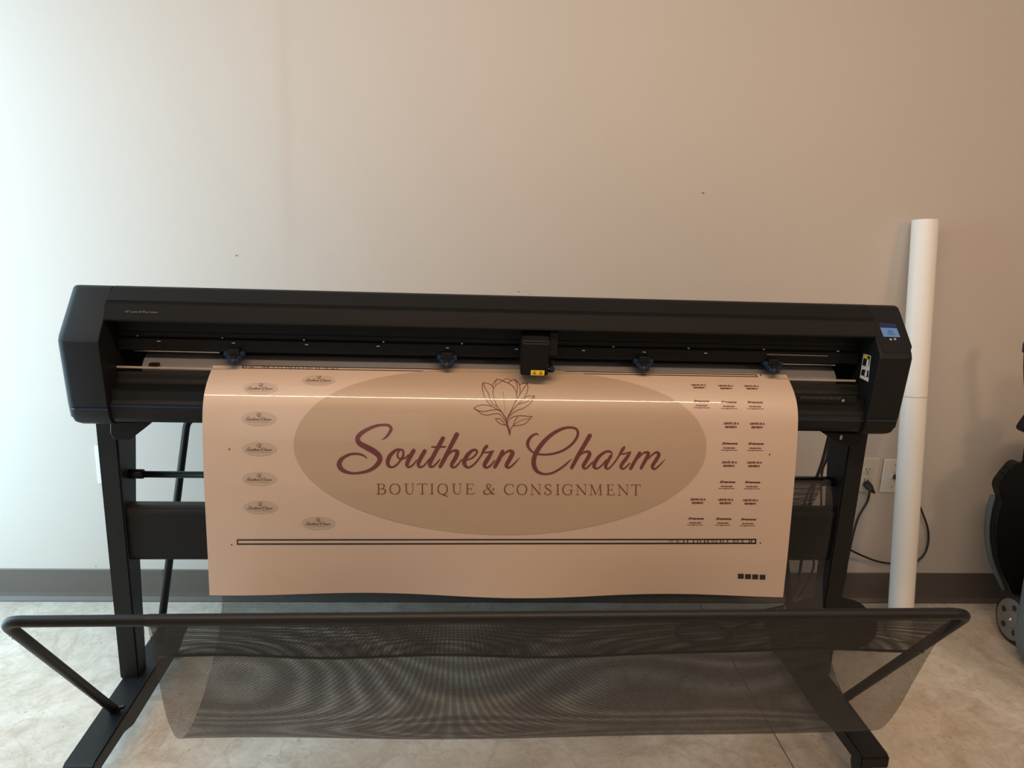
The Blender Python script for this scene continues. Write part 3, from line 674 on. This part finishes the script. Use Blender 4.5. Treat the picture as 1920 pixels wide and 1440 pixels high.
FLOWER = crop(870, 700, 12, [
 fl([(425, 215), (412, 300), (432, 440), (490, 590), (600, 715), (720, 795), (830, 860), (910, 970), (950, 1070)]),
 fl([(425, 215), (480, 350), (550, 460), (590, 600), (650, 690), (740, 750)]),
 fl([(425, 215), (520, 232), (620, 272), (660, 345)]),
 fl([(740, 140), (670, 215), (648, 300), (662, 345)]),
 fl([(665, 345), (652, 440), (672, 550), (740, 730), (850, 870), (945, 1010)]),
 fl([(740, 140), (720, 190), (706, 255)], 10),
 fl([(740, 140), (830, 160), (990, 225), (1100, 300), (1165, 400), (1182, 500), (1160, 620), (1080, 800), (990, 970), (960, 1060)]),
 fl([(672, 340), (730, 260), (860, 180), (950, 125), (1060, 165)], 11),
 fl([(990, 222), (1060, 172), (1140, 150), (1230, 230), (1262, 350), (1256, 470)]),
 fl([(1140, 150), (1190, 250), (1200, 370), (1180, 480)]),
 fl([(1255, 262), (1320, 235), (1422, 225)]),
 fl([(1422, 225), (1340, 350), (1255, 480), (1180, 600), (1120, 720)]),
 fl([(1422, 225), (1436, 340), (1405, 460), (1330, 580), (1200, 715), (1080, 840), (1010, 950)]),
 fl([(1350, 555), (1440, 518), (1590, 512)]), fl([(1590, 512), (1550, 600), (1450, 710), (1320, 790), (1180, 842), (1060, 925), (985, 1020)]),
 fl([(1590, 512), (1480, 605), (1350, 660), (1230, 695)]),
 fl([(220, 785), (300, 735), (400, 712), (520, 718), (630, 748)]),
 fl([(220, 785), (330, 840), (460, 858), (580, 832), (740, 822), (830, 865)]),
 fl([(225, 790), (330, 862), (430, 925), (540, 937), (700, 908), (800, 918), (870, 985), (930, 1080)]),
 [(882, 420, 5), (895, 600, 8), (935, 850, 3)],
 fl([(705, 1020), (800, 1022), (870, 1080), (930, 1165)]), fl([(705, 1020), (770, 1100), (850, 1148), (940, 1168)]),
 fl([(975, 1120), (1010, 1050), (1080, 992), (1180, 960), (1300, 955), (1530, 970)]),
 fl([(1530, 970), (1450, 1060), (1370, 1135), (1260, 1165), (1100, 1182)]),
 fl([(1480, 1008), (1320, 1045), (1210, 1095), (1115, 1175)], 10),
 fl([(1210, 978), (1150, 1060), (1100, 1180)]),
 fl([(1100, 1180), (1055, 1240), (1040, 1310), (1035, 1380)]),
 [(950, 1040, 28), (965, 1140, 42), (1008, 1270, 40), (1028, 1380, 26)]])
# serif capitals built from thick and thin strokes, in a unit box
TK, TN = 3.0, 1.15
def SE(x0, x1, y, w_=TN): return [(x0, y, w_), (x1, y, w_)]
GL = {
 'B': [[(.22, 0, TK), (.22, 1, TK)], SE(0, .3, .02), SE(0, .3, .98), [(.2, .02, TN), (.55, .03, TN), (.76, .13, TK*.9), (.74, .34, TK*.9), (.55, .46, TN), (.25, .47, TN)], [(.5, .46, TN), (.82, .56, TK), (.9, .74, TK), (.75, .93, TK*.7), (.45, .985, TN), (.2, .98, TN)]],
 'O': [[(.5, .01, TN), (.2, .13, TK*.8), (.07, .5, TK), (.2, .87, TK*.8), (.5, .99, TN), (.8, .87, TK*.8), (.93, .5, TK), (.8, .13, TK*.8), (.5, .01, TN)]],
 'U': [[(.22, 0, TK), (.22, .62, TK), (.32, .88, TK*.8), (.55, .99, TN*1.2), (.75, .9, TN), (.84, .66, TN), (.84, 0, TN)], SE(0, .42, .02), SE(.68, 1, .02)],
 'T': [[(.5, 0, TK), (.5, 1, TK)], SE(.02, .98, .02, TN*1.2), SE(.3, .7, .98), [(.02, 0, TN), (.0, .2, TN)], [(.98, 0, TN), (1, .2, TN)]],
 'I': [[(.5, 0, TK), (.5, 1, TK)], SE(.05, .95, .02), SE(.05, .95, .98)],
 'E': [[(.22, 0, TK), (.22, 1, TK)], SE(0, .86, .02), SE(.2, .7, .48), SE(0, .92, .98), [(.86, 0, TN), (.88, .2, TN)], [(.7, .36, TN), (.7, .6, TN)], [(.92, 1, TN*1.3), (1, .78, TN)]],
 'C': [[(.93, .28, TN), (.85, .1, TN), (.58, .01, TN), (.25, .12, TK*.8), (.09, .48, TK), (.22, .84, TK*.9), (.55, .99, TN*1.3), (.98, .8, TN)], [(.92, .0, TN), (.94, .3, TN)]],
 'N': [[(.17, .0, TN), (.17, 1, TN)], [(.12, .02, TK), (.88, .98, TK)], [(.88, 0, TN), (.88, 1, TN)], SE(0, .2, .02), SE(0, .34, .98), SE(.7, 1, .02)],
 'S': [[(.84, .26, TN), (.74, .07, TN*1.2), (.45, .01, TN*1.3), (.17, .12, TK*.8), (.18, .3, TK), (.5, .47, TK*1.1), (.82, .64, TK), (.85, .85, TK*.8), (.55, .99, TN*1.3), (.22, .92, TN*1.2), (.08, .7, TN)], [(.84, 0, TN), (.86, .3, TN)], [(.05, 1, TN), (.05, .68, TN)]],
 'G': [[(.86, .26, TN), (.78, .1, TN), (.52, .01, TN), (.22, .13, TK*.8), (.07, .5, TK), (.2, .86, TK*.9), (.52, .99, TN*1.3), (.84, .9, TN*1.4)], [(.84, .52, TK), (.84, .93, TK)], SE(.62, 1, .53), [(.86, 0, TN), (.88, .3, TN)]],
 'M': [[(.16, 0, TN), (.12, 1, TN)], [(.16, .02, TK), (.5, .98, TK)], [(.5, .98, TN), (.84, .02, TN)], [(.84, 0, TK), (.87, 1, TK)], SE(0, .2, .02), SE(0, .26, .98), SE(.72, 1, .98), SE(.8, .98, .02)],
 '&': [[(.98, .52, TN), (.8, .5, TN), (.88, .42, TN*.9), (.9, .55, TN), (.7, .82, TN*1.1), (.42, .99, TN*1.5), (.15, .92, TK*.9), (.08, .74, TK), (.25, .55, TN*1.3), (.55, .38, TN), (.66, .18, TK*.7), (.52, .02, TN*1.2), (.36, .1, TK*.8), (.36, .3, TK), (.6, .66, TK*1.1), (.82, .96, TK*.9), (1, .9, TN)]]}
GL['Q'] = GL['O']+[[(.42, 1, TK*.6), (.66, 1.06, TK), (.98, 1.24, TN)]]
CAPS = []; CAPR = []
def caps(ox, oy, sc, items, yt, yb):
    for ch, x0, x1, dy in items:
        X0, X1 = ox+x0/sc, ox+x1/sc; Y0, Y1 = oy+(yt+dy)/sc, oy+(yb+dy)/sc
        c0 = len(CAPS)
        for st in GL[ch]: CAPS.append([(X0+(X1-X0)*a, Y0+(Y1-Y0)*b, w_*.82) for a, b, w_ in st])
        CAPR.append((c0, len(CAPS)))
caps(700, 895, 7.385, [('B', 43, 182, 0), ('O', 220, 378, 0), ('U', 425, 568, 0), ('T', 610, 748, 0), ('I', 782, 842, 0), ('Q', 885, 1035, 0), ('U', 1083, 1225, 0), ('E', 1275, 1398, 0), ('&', 1515, 1682, 1)], 86, 234)
caps(940, 895, 7.11, [('C', 30, 168, 0), ('O', 200, 347, 1), ('N', 385, 530, 2), ('S', 572, 672, 2), ('I', 722, 782, 3), ('G', 808, 955, 3), ('N', 990, 1138, 4), ('M', 1172, 1345, 5), ('E', 1400, 1508, 6), ('N', 1546, 1698, 7), ('T', 1730, 1855, 8)], 88, 230)
CX_, CS_ = inv(937, 838)
EA = (inv(1324, 845)[0]-inv(551, 836)[0])/2
CX_ = (inv(1324, 845)[0]+inv(551, 836)[0])/2
CS_ = (inv(551, 838)[1]+inv(1324, 838)[1])/2
EB = inv(938, 1003)[1]-CS_
def flat(strokes, n=8, square=False):
    V, Fc = [], []
    for st in strokes: ribbon(st, V, Fc, 1., n, flat=square)
    return [inv(x, y) for x, y in V], Fc
oval('oval_print', CX_, CS_, EA, EB, 'oval', label='large tan oval behind the logo')
decal('script_word', *flat(SCRIPT[:NW1]), 'maroon', .0011)
decal('script_word', *flat(SCRIPT[NW1:]), 'maroon', .0011)
decal('flower_print', *flat(FLOWER, 6), 'maroon', .0011)
for a, b in CAPR: decal('serif_letter', *flat(CAPS[a:b], 6, True), 'brown', .0011)
# small copies of the logo
small = [('script_lettering', *flat([[(x, y, w_*1.3) for x, y, w_ in st] for st in SCRIPT], 3), 'maroon'), ('flower_print', *flat([[(x, y, w_*2.2) for x, y, w_ in st] for st in FLOWER], 3), 'maroon'), ('serif_lettering', *flat([[(x, y, w_*1.1) for x, y, w_ in st] for st in CAPS], 3, True), 'brown')]
for px, py in ((488, 728), (485, 785), (486, 842), (486, 898), (488, 951.5), (597, 713), (596.5, 981)):
    cx, cs = inv(px, py); k = .0377*2/(2*EA)
    ov = oval('oval_print', cx, cs, .0395, EB*k*1.0, 'ovals', .0006, 30, 12)
    for nm, V, Fc, mm in small:
        bm = bmesh.new(); VV = [bm.verts.new(sheet(cx+(a-CX_)*k, cs+(b-CS_)*k, .0011)) for a, b in V]
        for f in Fc: bm.faces.new([VV[i] for i in f])
        finish(nm, bm, mm, ov)
# review stickers
TXT = {}
def ttxt(s, off=0., shear=0.):
    if (s, off, shear) not in TXT: TXT[(s, off, shear)] = text_tris(s, off, 1., shear)
    return TXT[(s, off, shear)]
def put(bm, s, cx, cs, wd, ht, off=0., shear=0.):
    vs, fs, asp = ttxt(s, off, shear)
    V = [bm.verts.new(sheet(cx+(a-.5)*wd, cs+(.5-b)*ht, .0007)) for a, b in vs]
    for f in fs:
        try: bm.faces.new([V[i] for i in f])
        except ValueError: pass
REV = [(1314, 739), (1365, 740.5), (1414, 741), (1370, 816), (1419, 816.5), (1366, 888.5), (1413, 889), (1307, 957.5), (1359, 958), (1405.5, 959)]
for px, py in REV:
    cx, cs = inv(px, py); k = .00127; v = .00133
    # centre is the blank square; lines above and below at fixed distances in metres
    bm = bmesh.new(); put(bm, 'LEAVE US A', cx+.3*k, cs-22*v, 30*k, 4.1*v, .045); put(bm, 'REVIEW!', cx-.3*k, cs-15.3*v, 22.5*k, 4.1*v, .045)
    o = finish('review_lettering', bm, 'red', SH)
    bm = bmesh.new(); put(bm, 'Signarama', cx-1*k, cs+15.6*v, 31*k, 5.6*v, .045, .35)
    finish('sign_lettering', bm, 'red', o)
    bm = bmesh.new(); put(bm, '843-884-8228', cx-2*k, cs+23.6*v, 23*k, 2.7*v, .03); put(bm, 'www.signarama.com', cx-2*k, cs+27.9*v, 32*k, 2.7*v, .025)
    finish('contact_lettering', bm, 'red', o)
# registration bars, dots and squares
def pbox(pts, V, Fc):
    b0 = len(V); V.extend(inv(x, y) for x, y in pts); Fc.append(tuple(range(b0, b0+4)))
V, Fc = [], []
def rline(x0, y0, x1, y1, w_):
    n = max(1, int(abs(x1-x0)/60))
    for i in range(n):
        a, b = i/n, (i+1)/n; xa, ya, xb, yb = lerp(x0, x1, a), lerp(y0, y1, a), lerp(x0, x1, b), lerp(y0, y1, b)
        pbox([(xa, ya-w_/2), (xb, yb-w_/2), (xb, yb+w_/2), (xa, ya+w_/2)], V, Fc)
rline(444, 1012.2, 1418, 1011.2, 2.6); rline(444, 1020, 1418, 1018.4, 2.8)
def vline(x, y0, y1, w_): pbox([(x-w_/2, y0), (x+w_/2, y0), (x+w_/2, y1), (x-w_/2, y1)], V, Fc)
vline(445.2, 1011, 1021, 2.4); vline(1416.6, 1010, 1019.5, 2.6)
for cxp, w_ in ((1256, 1), (1260, 1), (1269, 1), (1271.5, 1), (1282, 2), (1289, 2), (1300, 2), (1308, 1.6), (1313, 1.6), (1321, 2), (1327, 2), (1335, 1), (1338, 1), (1343, 1.4), (1351, 1.6), (1355.5, 1.6), (1364, 1.6), (1375, 1.4), (1378, 1), (1383, 1.6), (1391, 1), (1393.5, 1), (1405, 2), (1409, 2)): vline(cxp, 1011, 1019, w_)
decal('registration_bar', V, Fc, 'ink', .0006)
V, Fc = [], []
rline(455, 686, 1418, 703.2, 1.3); rline(455, 690.2, 1420, 706.6, 1.3)
pbox([(455, 685.5), (457, 685.5), (456, 691), (454, 691)], V, Fc); pbox([(1416.5, 703), (1418.5, 703), (1421, 707), (1419, 707)], V, Fc)
for x in (461.5, 469, 472, 475, 493, 496.5, 501, 503.5, 513, 522, 528, 536.5, 542, 546.5, 554, 560, 568, 576, 582, 593.5, 599, 610, 614, 622, 626, 632):
    y = 686+(x-455)*.01786; vline(x, y, y+4.2, 1.1)
decal('registration_bar', V, Fc, 'ink', .0006)
V, Fc = [], []
rline(405, 675.5, 455, 680.5, 1.6); rline(455, 680.5, 900, 688.3, 1.6); rline(900, 688.3, 1470, 696.7, 1.4)
decal('edge_line', V, Fc, 'ink', .0006)
for k_, (xa, xb) in enumerate(((1383.5, 1394.5), (1397, 1408), (1410.5, 1421.5), (1424.5, 1435))):
    V, Fc = [], []; y = 1075.5+k_*.6; pbox([(xa, y), (xb, y+.3), (xb-.3, y+9.5), (xa-.3, y+9.2)], V, Fc); decal('print_square', V, Fc, 'ink', .0006)
for x, y in ((430, 842), (434.5, 1021), (1443, 852), (1425.5, 1018), (1426, 703.5)):
    V, Fc = [], []; pbox([(x-1.3, y-1.2), (x+1.3, y-1.2), (x+1.3, y+1.2), (x-1.3, y+1.2)], V, Fc); decal('print_dot', V, Fc, 'ink', .0006)

# ------------------------------------------------------------ the white tube leaning on the wall
A = Vector((1.510, 2.222, .004)); B = Vector((1.478, YW-.041, 1.376)); ax = (B-A).normalized()
T = thing('cardboard_tube', 'tall white tube leaning on the wall right of the cutter', 'tube', (A.x, A.y, 0))
Ln = (B-A).length; J = Ln*.590
bm = bmesh.new(); lathe(bm, [(.0385, 0), (.0392, .002), (.0392, J), (.0375, J+.0006)], A, ax, 40); finish('tube_lower', bm, 'tube', T, smooth=True).data.set_sharp_from_angle(angle=.6)
bm = bmesh.new(); lathe(bm, [(.0375, J+.0022), (.0392, J+.003), (.0392, Ln-.001), (.039, Ln), (.035, Ln), (.035, Ln-.02)], A, ax, 40); finish('tube_upper', bm, 'tube', T, smooth=True).data.set_sharp_from_angle(angle=.6)
bm = bmesh.new(); lathe(bm, [(.0386, J-.0005), (.0386, J+.0035)], A, ax, 40); finish('joint_ring', bm, 'tubepink', T, smooth=True, label='thin pinkish joint between the two lengths')

# ------------------------------------------------------------ wall plates
def plate(name, x0, z0, x1, z1, m, label, kind):
    t = thing('wall_plate' if name == 'data_outlet' else name, label, 'wall outlet', ((x0+x1)/2, YW, z0), 'wall plates behind the cutter')
    bm = bmesh.new(); box(bm, (x0, YW-.007, z0), (x1, YW-.0005, z1), .0035, 3); finish('cover_plate', bm, m, t)
    cx, cz = (x0+x1)/2, (z0+z1)/2
    if kind == 'outlet':
        for s in (1, -1):
            bm = bmesh.new(); lathe(bm, [(.0165, 0), (.0165, .002), (.0155, .0025)], (cx, YW-.006, cz+s*.0195), (0, -1, 0), 20); r = finish('socket', bm, m, t)
            bm = bmesh.new()
            for d in (-.0063, .0063): box(bm, (cx+d-.001, YW-.0092, cz+s*.0195-.001), (cx+d+.001, YW-.0083, cz+s*.0195+.007))
            box(bm, (cx-.002, YW-.0092, cz+s*.0195-.009), (cx+.002, YW-.0083, cz+s*.0195-.005)); finish('slots', bm, 'slot', r)
        bm = bmesh.new(); lathe(bm, [(.003, 0), (.0025, .0015)], (cx, YW-.006, cz), (0, -1, 0), 10); finish('screw', bm, 'chrome', t)
    else:
        for s in (.042, -.042):
            bm = bmesh.new(); lathe(bm, [(.003, 0), (.0025, .0015)], (cx, YW-.006, cz+s), (0, -1, 0), 10); finish('screw', bm, 'grey', t)
        boxo('jack', (cx-.009, YW-.009, cz-.009), (cx+.011, YW-.006, cz+.009), m, t, .001)
        boxo('screw', (cx-.006, YW-.0078, cz+.012), (cx+.006, YW-.0065, cz+.0135), 'grey', t)
    return t, cx, cz
a = hit(1640, 923, 1, YW); _, ox, oz = plate('wall_outlet', a.x-.083, .432, a.x-.003, .560, 'plate2', 'cream power outlet plate partly hidden by the right leg', 'outlet')
a = hit(1647, 923, 1, YW); _, dx_, dz_ = plate('data_outlet', a.x, .431, a.x+.082, .557, 'plate', 'white data outlet plate with black plug, beside the white tube', 'data')
a = hit(178.5, 838, 1, YW); plate('wall_outlet', a.x, .428, a.x+.08, .560, 'plate', 'white outlet plate peeking out behind the left leg', 'outlet')
# ------------------------------------------------------------ cords
def cord(name, pts, r, label, plug=None, n=8, cat='cord', group='black cords behind the cutter'):
    P = catmull([tuple(Vector(p)) for p in pts], n)
    t = thing(name, label, cat, (P[-1][0], P[-1][1], 0), group)
    tubeo('cable', P, r, 'cable', t, 8)
    if plug:
        p0, d, ln, rr = plug; bm = bmesh.new()
        lathe(bm, [(rr*.7, 0), (rr, .003), (rr, ln*.5), (rr*.7, ln*.75), (rr*.4, ln)], p0, d, 12); finish('plug', bm, 'rubber', t, smooth=True)
    return t
H = hit
p0 = H(1624, 906, 1, YW-.008)
pl = Vector(p0); e = pl+Vector((.006, -.05, -.016))
cord('power_cord', [e, H(1632, 918, 1, YW-.062), H(1626, 940, 1, YW-.055), H(1610, 968, 1, YW-.05), H(1600, 1000, 1, YW-.05), H(1590, 1045, 1, YW-.06), H(1578, 1105, 1, YW-.06), (1.345, YW-.05, .03), (1.30, YW-.05, .006), (1.26, YW-.045, .005), (1.20, YW-.045, .005)], .0042,
     'black power cord plugged into the cream outlet, running down behind the leg', (pl+Vector((0, .003, 0)), (e-pl), .05, .013))
dj = Vector((dx_+.004, YW-.009, dz_)); de = dj+Vector((.028, -.020, -.006))
cord('data_cord', [de, H(1712, 915, 1, YW-.03), H(1727, 955, 1, YW-.016), H(1738, 985, 1, YW-.014), H(1741, 1010, 1, YW-.014), H(1735, 1035, 1, YW-.014), H(1720, 1051, 1, YW-.016), H(1697, 1058, 1, YW-.02), H(1672, 1057, 1, YW-.02), H(1640, 1051, 1, YW-.02), H(1600, 1034, 1, YW-.03), H(1570, 1015, 1, YW-.05), H(1545, 990, 1, YW-.12), H(1540, 900, 1, YW-.2), H(1552, 850, 1, YW-.3), H(1556, 806, 1, 2.05)], .0036,
     'black data cord looping out behind the white tube and back to the leg', (dj-Vector((.004, -.002, 0)), de-dj, .034, .009))
cord('power_cord', [H(1556, 806, 1, 2.03), H(1551, 830, 1, 2.07), H(1541, 868, 1, 2.1), H(1528, 905, 1, 2.12), H(1518, 945, 1, 2.12), H(1511, 1000, 1, 2.13), H(1503, 1050, 1, 2.16), H(1498, 1080, 1, 2.18), H(1487, 1110, 1, 2.2), H(1466, 1140, 2, .007), H(1420, 1165, 2, .007), H(1380, 1176, 2, .007)], .0048, 'thicker black cord dropping from the cutter behind the beam')
cord('signal_cord', [H(1562, 806, 1, 2.05), H(1556, 850, 1, 2.1), H(1538, 885, 1, 2.14), H(1522, 910, 1, 2.16), H(1508, 948, 1, 2.16), H(1512, 1000, 1, 2.18), H(1526, 1052, 1, 2.2), H(1517, 1085, 1, 2.22), H(1500, 1115, 1, 2.25), H(1488, 1128, 2, .012), H(1460, 1138, 2, .006), H(1440, 1142, 2, .005), H(1420, 1146, 2, .005)], .0033, 'thin black cord curving forward below the beam to the floor')
# coil on the floor
c = Vector((.835, 2.232, 0)); pts = []
for k in range(64):
    a = 2*PI*k/21; rr = 1+.05*math.sin(k*.7); pts.append((c.x+math.cos(a)*.092*rr, c.y+math.sin(a)*.062*rr, .006+.004*(k/21)))
pts += [(1.02, 2.26, .008), (1.12, 2.24, .008)]
t = thing('cable_coil', 'coiled black cable lying on the floor behind the net basket', 'cord', (c.x, c.y, 0)); tubeo('cable', catmull(pts, 3), .0045, 'cable', t, 8)
# low black case behind the right foot
def rounded_case():
    t = thing('plastic_case', 'low rounded black plastic case on the floor by the right foot', 'case', (1.26, 2.24, 0))
    bm = bmesh.new(); prof = [(.0, .86), (.03, .97), (.06, 1.0), (.085, .95), (.103, .80), (.112, .55), (.115, .25)]
    rings = []
    for z, k in prof:
        ring = []
        for i in range(36):
            a = 2*PI*i/36; ca, sa = math.cos(a), math.sin(a); ex = .62
            ring.append(bm.verts.new((1.275+.140*k*math.copysign(abs(ca)**ex, ca), 2.235+.088*k*math.copysign(abs(sa)**ex, sa), z)))
        rings.append(ring)
    for a, b in zip(rings, rings[1:]):
        for i in range(36): bm.faces.new((a[i], a[(i+1) % 36], b[(i+1) % 36], b[i]))
    bm.faces.new(rings[0][::-1]); bm.faces.new(rings[-1]); bmesh.ops.recalc_face_normals(bm, faces=bm.faces)
    finish('shell', bm, 'body', t, smooth=True)
    bm = bmesh.new(); P = [(1.31+.026*math.cos(a), 2.20+.016*math.sin(a), .101+.012*math.sin(a)) for a in [2*PI*i/20 for i in range(21)]]; tube(bm, P, .0045, 8, False)
    finish('handle_ring', bm, 'body_top', t, smooth=True)
rounded_case()

# ------------------------------------------------------------ wheeled machine at the right edge
MX = 1.955
W = thing('wheeled_machine', 'blue-grey wheeled machine with black curved housing at the right edge', 'machine', (2.15, 2.1, 0))
wr = .083
wc = Vector((1.894, 2.20, wr))
def loft(bm, rings):
    V = [[bm.verts.new(p) for p in r] for r in rings]; n = len(V[0])
    for a, b in zip(V, V[1:]):
        for i in range(n): bm.faces.new((a[i], a[(i+1) % n], b[(i+1) % n], b[i]))
    bm.faces.new(V[0][::-1]); bm.faces.new(V[-1]); bmesh.ops.recalc_face_normals(bm, faces=bm.faces)
def rr(x0, x1, y0, y1, z, r=.04, n=6):
    out = []; cx, cy, hx, hy = (x0+x1)/2, (y0+y1)/2, (x1-x0)/2, (y1-y0)/2
    for sx_, sy_, a0 in ((1, 1, 0), (-1, 1, PI/2), (-1, -1, PI), (1, -1, 1.5*PI)):
        for k in range(n+1): a = a0+PI/2*k/n; out.append((cx+sx_*(hx-r)+r*math.cos(a), cy+sy_*(hy-r)+r*math.sin(a), z))
    return out
bm = bmesh.new()
loft(bm, [rr(1.86, 2.22, 1.82, 2.10, .006, .05), rr(1.820, 2.25, 1.78, 2.115, .035, .05), rr(1.803, 2.26, 1.76, 2.12, .10, .045), rr(1.80, 2.26, 1.76, 2.12, .20, .045), rr(1.795, 2.25, 1.78, 2.12, .28, .045), rr(1.80, 2.24, 1.79, 2.12, .36, .045), rr(1.815, 2.22, 1.82, 2.12, .44, .045), rr(1.835, 2.20, 1.85, 2.115, .52, .045), rr(1.87, 2.16, 1.88, 2.10, .56, .04)])
finish('body', bm, 'bin', W, smooth=True)
bm = bmesh.new(); lathe(bm, [(wr-.012, -.016), (wr-.003, -.014), (wr, -.008), (wr, .008), (wr-.003, .014), (wr-.012, .016)], wc, (1, 0, 0), 36); wh = finish('wheel', bm, 'rubber', W, smooth=True)
bm = bmesh.new(); lathe(bm, [(wr-.014, .0), (wr-.014, -.018), (wr-.022, -.0185), (.030, -.0165), (.028, -.020), (.012, -.021)], wc, (1, 0, 0), 30); hb_ = finish('hub', bm, 'hub', wh)
for k in range(5):
    a = 2*PI*k/5+.4; bm = bmesh.new(); lathe(bm, [(.010, 0), (.010, .0012)], wc+Vector((-.0176, math.cos(a)*.044, math.sin(a)*.044)), (-1, 0, 0), 14); finish('hub_hole', bm, 'slot', wh)
bm = bmesh.new(); lathe(bm, [(.0085, 0), (.008, .003), (.004, .006)], wc+Vector((-.020, 0, 0)), (-1, 0, 0), 14); finish('axle_nut', bm, 'chrome', wh, smooth=True)
# black curved housing standing behind the body
hy = 2.25
out = [(hit(x, y, 1, hy+.04).x, hit(x, y, 1, hy+.04).z) for x, y in ((1887, 1107), (1871, 1074), (1860, 1043), (1855, 1010), (1855, 982), (1860, 952), (1866, 932), (1862, 921), (1858, 908), (1860, 898), (1870, 884), (1886, 865), (1893, 861), (1900, 861), (1907, 865), (1915, 865))]
out += [(1.86, .70), (2.05, .72), (2.20, .62), (2.22, .30), (2.15, .12)]
bm = bmesh.new(); A_ = [bm.verts.new((x, hy, z)) for x, z in out]; B_ = [bm.verts.new((x, hy+.04, z)) for x, z in out]; n = len(out)
bm.faces.new(A_); bm.faces.new(B_[::-1])
for i in range(n): bm.faces.new((A_[i], B_[i], B_[(i+1) % n], A_[(i+1) % n]))
bmesh.ops.recalc_face_normals(bm, faces=bm.faces); bmesh.ops.bevel(bm, geom=bm.edges[:], offset=.003, segments=2, affect='EDGES')
hs = finish('housing', bm, 'body', W)
tubeo('halo_band', catmull([(x+.003, hy+.050, z) for x, z in out[:7]], 5), .012, 'bin', hs, 8, label='blue-grey band standing in for a halo around the housing')  # added band, gives the bluish halo along the housing edge a solid shape
def hp(x, y, d=.002): p = hit(x, y, 1, hy); return (p.x, hy-d, p.z)
bm = bmesh.new()
for L_ in (((1883, 872), (1895, 883)), ((1876, 884), (1887, 894)), ((1869, 896), (1880, 906)), ((1895, 883), (1880, 905)), ((1905, 868), (1895, 883))): tube(bm, [hp(*L_[0]), hp(*L_[1])], .0022, 6)
finish('ribs', bm, 'body_top', hs)
tubeo('inner_rib', catmull([hp(1864, 965), hp(1864, 1010), hp(1871, 1048), hp(1885, 1085), hp(1897, 1100)], 6), .0028, 'body_top', hs, 6)
tubeo('axle', [(wc.x, wc.y, wc.z), (2.20, wc.y, wc.z)], .008, 'chrome', W, 10)
bm = bmesh.new(); lathe(bm, [(wr-.012, -.016), (wr-.003, -.014), (wr, -.008), (wr, .008), (wr-.003, .014), (wr-.012, .016)], (2.19, wc.y, wc.z), (1, 0, 0), 30); finish('wheel', bm, 'rubber', W, smooth=True)
boxo('axle_carrier', (1.93, 2.09, .06), (2.16, 2.275, .17), 'body', W, .01)
# handle bracket and grip higher up
out = [(hit(x, y, 1, 2.31).x, hit(x, y, 1, 2.31).z) for x, y in ((1903, 800), (1906, 794), (1921, 773), (1960, 760), (1975, 800), (1950, 830), (1922, 812), (1906, 805))]
bm = bmesh.new(); A_ = [bm.verts.new((x, 2.27, z)) for x, z in out]; B_ = [bm.verts.new((x, 2.31, z)) for x, z in out]; n = len(out)
bm.faces.new(A_); bm.faces.new(B_[::-1])
for i in range(n): bm.faces.new((A_[i], B_[i], B_[(i+1) % n], A_[(i+1) % n]))
bmesh.ops.recalc_face_normals(bm, faces=bm.faces); bmesh.ops.bevel(bm, geom=bm.edges[:], offset=.003, segments=2, affect='EDGES')
hbk = finish('handle_bracket', bm, 'body', W)
u0, u1, u2, u3 = hit(1940, 860, 1, 2.29), hit(1935, 780, 1, 2.29), hit(1930, 700, 1, 2.29), hit(1931, 655, 1, 2.29)
tubeo('upright', catmull([u0, u1, u2, u3], 5), .0165, 'body', W, 14)
bm = bmesh.new(); lathe(bm, [(.012, 0), (.020, .004), (.022, .03), (.018, .045)], Vector(u3)-Vector((0, 0, .015)), (0, 0, 1), 14); finish('grip', bm, 'rubber', W, smooth=True)
